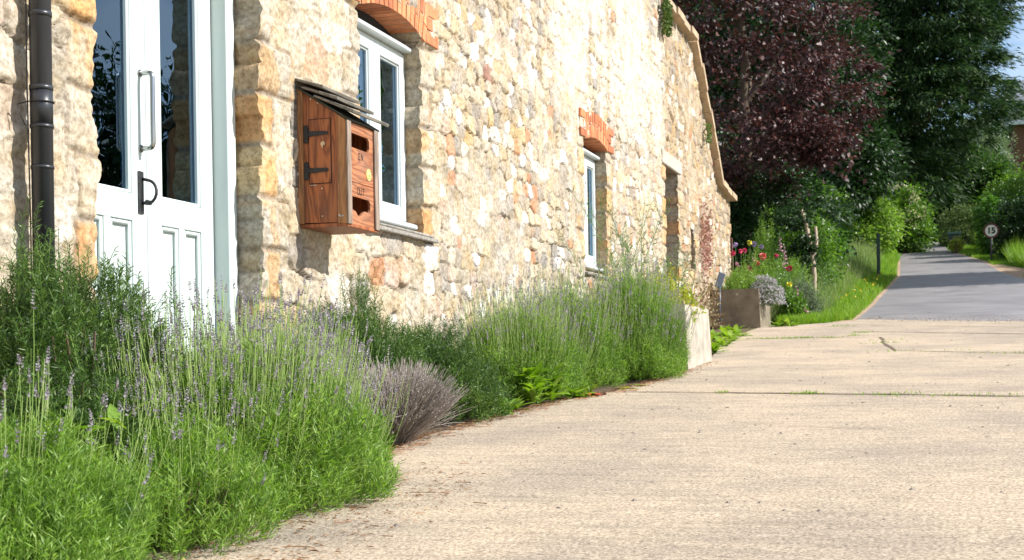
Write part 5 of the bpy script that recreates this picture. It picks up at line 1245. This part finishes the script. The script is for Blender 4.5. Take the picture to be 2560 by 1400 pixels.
FL = [('rose', 'crimson rose low beside the barn corner', 1832, 633, 22.7, .07, 'red'), ('rose', 'left of two pink roses side by side near the barn corner', 1852, 628, 22.8, .065, 'pink'),
      ('rose', 'right of two pink-red roses side by side near the barn corner', 1862, 626, 23.1, .065, 'red'), ('rose', 'largest coral-red rose in the middle of the bed', 1906, 641, 22.9, .10, 'coral'),
      ('rose', 'orange-red bloom below the largest coral rose', 1894, 659, 22.8, .065, 'coral'), ('rose', 'dark magenta bloom above the white alyssum', 1873, 671, 22.7, .075, 'dark'),
      ('rose', 'deep red rose at the right end of the bed', 1973, 671, 23.0, .085, 'red'), ('rose', 'yellow bloom right of the white alyssum', 1973, 713, 22.6, .085, 'yellow'),
      ('rose', 'yellow flower spike top at the back of the bed', 1874, 607, 25.0, .08, 'yellow'), ('rose', 'mauve flower cluster at the back left of the bed', 1838, 612, 25.0, .075, 'mauve'),
      ('rose', 'broad mauve flower cluster behind the yellow spike', 1886, 611, 25.2, .085, 'mauve'), ('rose', 'smaller mauve cluster right of the broad one', 1904, 617, 25.2, .07, 'mauve'),
      ('rose', 'small faded red bloom between foxgloves', 1941, 638, 23.6, .06, 'red'), ('rose', 'small pale pink bloom left of the coral rose', 1885, 650, 23.2, .06, 'pale'), ('rose', 'tiny pale pink bloom at the left edge of the bed', 1842, 660, 22.9, .05, 'pale'), ('rose', 'small lilac bloom furthest left at the back of the bed', 1829, 616, 25.1, .06, 'mauve'), ('rose', 'orange bloom just above the white alyssum', 1879, 680, 22.6, .06, 'coral')]
for k, (nm, lb, px_, py_, yy_, r_, cn) in enumerate(FL):
    xx_, dz = fy(px_, py_, yy_); bloom('garden_flower', lb, 'flower', 0, xx_, yy_, dz, r_*.62, ros[cn], 400+k)
def foxglove(label, px_, py_, yy_, Lsp, seed):
    rng = np.random.default_rng(seed); x, dz = fy(px_, py_, yy_); g = gz(yy_); root = empty('foxglove', (x, yy_, g), label, 'foxglove')
    fs = FM(); P = np.array([[(x+.02*math.sin(t*3), yy_, g+dz*t) for t in np.linspace(0, 1, 7)]]); fs.tubes(P, np.linspace(.007, .003, 7)[None], 5); fs.build('stem', [M['weed_s']], root)
    b = MB()
    Lsp = Lsp*.75
    for k in range(int(Lsp/.024)):
        t = k*.024; a = k*2.4; sz = .020*(1-.6*t/Lsp); c0 = Vector((x, yy_, g+dz-Lsp+t)); d = Vector((math.cos(a), math.sin(a), -.55)).normalized()
        c0.x += .02*math.sin(3*(c0.z-g)/dz) if dz else 0
        b.tube([c0, c0+d*sz*1.1, c0+d*sz*2.3], [sz*.25, sz*.6, sz*.8], 6)
    b.build('bells', [ros['pinkf']], root)
ros['pinkf'] = plain('foxglove_pink', (.70, .30, .46), .5, var=.25)
for k, (lb, a, c, y, l_) in enumerate([('tallest pink foxglove at the back of the bed', 1949, 588, 24.6, .34), ('pink foxglove just right of the tallest', 1960, 612, 24.3, .40), ('pink foxglove above the deep red rose', 1958, 650, 23.6, .16), ('short pink foxglove on the verge side of the yellow bloom', 1990, 712, 22.6, .26), ('small leaning pink foxglove at the edge of the verge grass', 2011, 765, 22.0, .10), ('short pale pink flower spike near the barn corner', 1842, 652, 22.8, .10)]):
    foxglove(lb, a, c, y, l_, 500+k)
# thin pale trunk with an ivy collar
xt, dzt = fy(2026, 560, 25.4)
root = empty('thin_tree', (xt, 25.4, gz(25.4)), 'thin pale leaning trunk with dark ivy beside the flower bed', 'tree')
g_ = gz(25.4); fm = FM(); P = np.array([[(xt+.03, 25.4, g_-.02), (xt+.04, 25.42, g_+.35), (xt+.05, 25.4, g_+.7), (xt+.02, 25.38, g_+1.0), (xt-.02, 25.4, g_+1.3), (xt-.08, 25.42, g_+1.6), (xt-.16, 25.4, g_+1.85)]])
fm.tubes(P, np.array([[.05, .042, .045, .05, .045, .04, .035]]), 8); P2 = np.array([[(xt+.02, 25.38, g_+1.0), (xt+.09, 25.4, g_+1.15), (xt+.10, 25.42, g_+1.35), (xt+.08, 25.44, g_+1.55)]]); fm.tubes(P2, np.array([[.035, .035, .03, .028]]), 7); fm.build('trunk', [M['bark_p']], root, smooth=True)
fm = FM(); crown(fm, [(xt-.15, 25.4, g_+1.02, .22, .2, .24), (xt-.02, 25.36, g_+1.25, .1, .1, .15), (xt-.28, 25.4, g_+1.7, .3, .25, .16)], 60, 50, .10, .06, .045, 90, inner=30); fm.build('ivy', [M['dark_leaf']], root)
# stone stump and posts
b = MB(); zz = gz(33.2); xs, _ = fy(2084, 640, 33.2)
b.prism([(xs-.11, zz-.1), (xs+.12, zz-.1), (xs+.10, zz+.55), (xs+.02, zz+.68), (xs-.10, zz+.60)], 33.1, 33.35, 'y'); bmesh.ops.bevel(b.bm, geom=list(b.bm.edges), offset=.03, segments=2, affect='EDGES')
tag(b.build('gatepost', [plain('mossy_stone', (.33, .27, .17), .95, var=.4, scale=8, bump=1, bscale=20)]), 'short mossy stone post in the verge beside the ivy mound', 'post')
xp, dzp = fy(2195, 585, 38.5); zz = gz(38.5)
b = MB(); b.box(xp-.045, xp+.045, 38.46, 38.55, zz-.1, zz+dzp, .01); b.prism([(xp-.045, zz+dzp), (xp+.045, zz+dzp), (xp, zz+dzp+.04)], 38.46, 38.55, 'y')
tag(b.build('wooden_post', [plain('dark_green_post', (.035, .06, .04), .7, var=.3)]), 'dark green-stained post standing alone in the verge grass', 'post')
xp, dzp = fy(1821, 580, 23.15); zz = gz(23.15)
b = MB(); b.box(-.06, .02, 23.10, 23.16, zz, zz+1.38, .004); b.box(-.9, -.061, 23.12, 23.14, zz, zz+1.36, .004)
tag(b.build('rusty_panel', [plain('rusty_brown_metal', (.13, .045, .03), .7, var=.35, scale=9)]), 'rust-brown panel and post standing just behind the barn corner', 'panel')
xp, dzp = fy(1797, 700, 20.6); zz = gz(20.6)
b = MB(); b.box(-.05, .05, -.012, .012, -.11, .11, .004, rot=Matrix.Rotation(R(18), 3, 'Y') @ Matrix.Rotation(R(30), 3, 'Z')); 
for v in b.bm.verts: v.co += Vector((xp+.02, 20.6, zz+dzp-.0))
b.tube([(xp+.01, 20.6, zz), (xp+.015, 20.6, zz+dzp-.1)], .008, 8)
tag(b.build('garden_marker', [plain('blue_grey_metal', (.12, .15, .20), .35, metal=.3)]), 'small tilted blue-grey marker on a stake at the foot of the barn wall', 'marker')
# ivy tuft on the verge coping and red creeper on the wall
fm = FM(); rg = np.random.default_rng(12); P = np.stack([.06+.05*rg.random(500), 17.2+.35*rg.random(500), 4.15+.42*rg.random(500)], 1); fm.leaves(P, unit(rg.normal(size=P.shape)+[1, 0, -.3]), .055, .04, rng=rg)
P = np.stack([.06+.05*rg.random(90), 20.3+.22*rg.random(90), 3.25+.28*rg.random(90)], 1); fm.leaves(P, unit(rg.normal(size=P.shape)+[1, 0, -.3]), .05, .035, rng=rg)
tag(fm.build('wall_weed', [M['hedge_leaf']]), 'green weed tufts rooted under the coping of the barn gable', None, None, 'stuff')
fm = FM(); P = np.stack([.03+.10*rg.random(600), 20.15+.16*rg.normal(size=600), 1.80+.27*rg.normal(size=600)], 1); fm.leaves(P, unit(rg.normal(size=P.shape)+[1, 0, .3]), .045, .03, rng=rg)
tag(fm.build('wall_flower', [leafmat('red_valerian', [(.34, .13, .12), (.45, .24, .20), (.28, .22, .12)], trans=.2)]), 'dusky red flowering plant growing on the barn wall near its far corner', None, None, 'stuff')
fm = FM(); P = np.stack([.05+.25*rg.random(620)**2, 19.2+1.9*rg.random(620), .60+.6*rg.random(620)**2], 1); fm.leaves(P, unit(rg.normal(size=P.shape)+[.6, 0, .6]), .05, .03, rng=rg)
tag(fm.build('wall_flower', [leafmat('dusky_foliage', [(.16, .16, .06), (.28, .18, .12), (.14, .20, .05)], trans=.2)]), 'brownish straggly plants at the foot of the wall by the dark trough', None, None, 'stuff')

# ------------------------------------------------------------------ road sign, bin, far house
xs, dzs = fy(2478, 577, 45.7); zz = gz(45.7); cz = zz+dzs
sg = empty('road_sign', (xs, 45.7, zz), 'round red-ringed speed sign reading 15 in front of the dark hedge', 'road sign')
b = MB(); b.tube([(xs, 45.73, zz-.2), (xs, 45.73, cz+.12)], .035, 12); b.build('post', [plain('grey_sign_post', (.05, .05, .045), .6)], sg)
b = MB(); b.disc((xs, 45.685, cz), (0, -1, 0), .23, .012, 40); b.build('sign_ring', [plain('sign_red', (.10, .02, .018), .6)], sg)
b = MB(); b.disc((xs, 45.672, cz), (0, -1, 0), .176, .006, 40); fo = b.build('sign_face', [plain('sign_cream', (.62, .60, .50), .5, var=.05)], sg)
fc = bpy.data.curves.new('numerals', 'FONT'); fc.body = '15'; fc.size = .25; fc.extrude = .002; fc.offset = .009; fc.align_x = 'CENTER'; fc.align_y = 'CENTER'
dg = bpy.data.objects.new('numerals', fc); COL.objects.link(dg); fc.materials.append(M['ink']); dg.parent = sg; dg.location = (0, 45.662-45.7, cz-zz); dg.rotation_euler = (R(90), 0, 0)
bpy.context.view_layer.update(); _nm = bpy.data.meshes.new_from_object(dg); _d2 = bpy.data.objects.new('numeral', _nm); COL.objects.link(_d2); _d2.parent = sg; _d2.location = dg.location; _d2.rotation_euler = dg.rotation_euler; bpy.data.objects.remove(dg)
xb, dzb = fy(2386, 605, 52.0); zz = gz(52.0)+.12
bn = empty('wheelie_bin', (xb, 52.0, zz), 'dark green lidded bin on the grass below the clipped hedge', 'bin')
b = MB(); P0 = [(xb-.2, 51.8), (xb+.2, 51.8), (xb+.2, 52.2), (xb-.2, 52.2)]
V0 = [b.bm.verts.new((x*.88+xb*.12, y, zz+.05)) for x, y in P0]; V1 = [b.bm.verts.new((x, y, zz+.50)) for x, y in P0]
for i in range(4): b.bm.faces.new((V0[i], V0[(i+1) % 4], V1[(i+1) % 4], V1[i]))
b.bm.faces.new(V0[::-1]); b.bm.faces.new(V1); b.build('bin_body', [plain('bin_dark_green', (.02, .045, .035), .5)], bn)
b = MB(); b.prism([(51.76, zz+.505), (52.24, zz+.52), (52.24, zz+.57), (52.0, zz+.60), (51.76, zz+.55)], xb-.23, xb+.23, 'x'); b.build('lid', [plain('bin_lid_green', (.06, .14, .10), .4)], bn)
for s_ in (-1, 1):
    b = MB(); b.tube([(xb+s_*.14, 52.16, zz+.07), (xb+s_*.20, 52.16, zz+.07)], .07, 14); b.build('wheel', [M['iron']], bn)
shrub('small yellow-green plant growing in front of the green bin', [(xb+.04, 51.5, gz(51.5)+.30, .18, .14, .17)], 40, 40, M['weed_y'], 280, .06, .03, .09, cat='plant', inner=10)
hs_ = empty('brick_house', (10, 84, gz(84)), 'brown brick house with slate roof far behind the trees at the right', 'house')
zz = gz(84); hz = 12.75; xh0 = 6.75
b = MB(); b.box(xh0, 18, 80, 90, zz-.5, hz); b.build('wall', [plain('brown_brick', (.16, .075, .045), .9, var=.3, scale=12)], hs_)
b = MB(); b.prism([(79.6, hz+.02), (90.4, hz+.02), (85, hz+3.2)], xh0-.25, 18.3, 'x'); b.build('roof', [plain('blue_grey_slate_roof', (.17, .19, .23), .7, var=.2)], hs_)
b = MB(); b.box(xh0-.3, 18.3, 79.5, 79.62, hz-.14, hz+.04); b.build('eaves_board', [M['white']], hs_)
b = MB(); b.box(7.9, 8.7, 81, 81.8, hz, hz+3.9, .02); b.box(7.85, 8.75, 80.95, 81.85, hz+3.9, hz+4.02, .02); b.build('chimney', [M['brick']], hs_)
for xw in (7.6, 10.2):
    b = MB(); b.box(xw, xw+1.0, 79.93, 80.01, hz-3.4, hz-2.0, .01); w_ = b.build('window', [M['white']], hs_)
    b = MB(); b.box(xw+.08, xw+.92, 79.915, 79.93, hz-3.32, hz-2.08); b.build('pane', [M['glass']], w_)
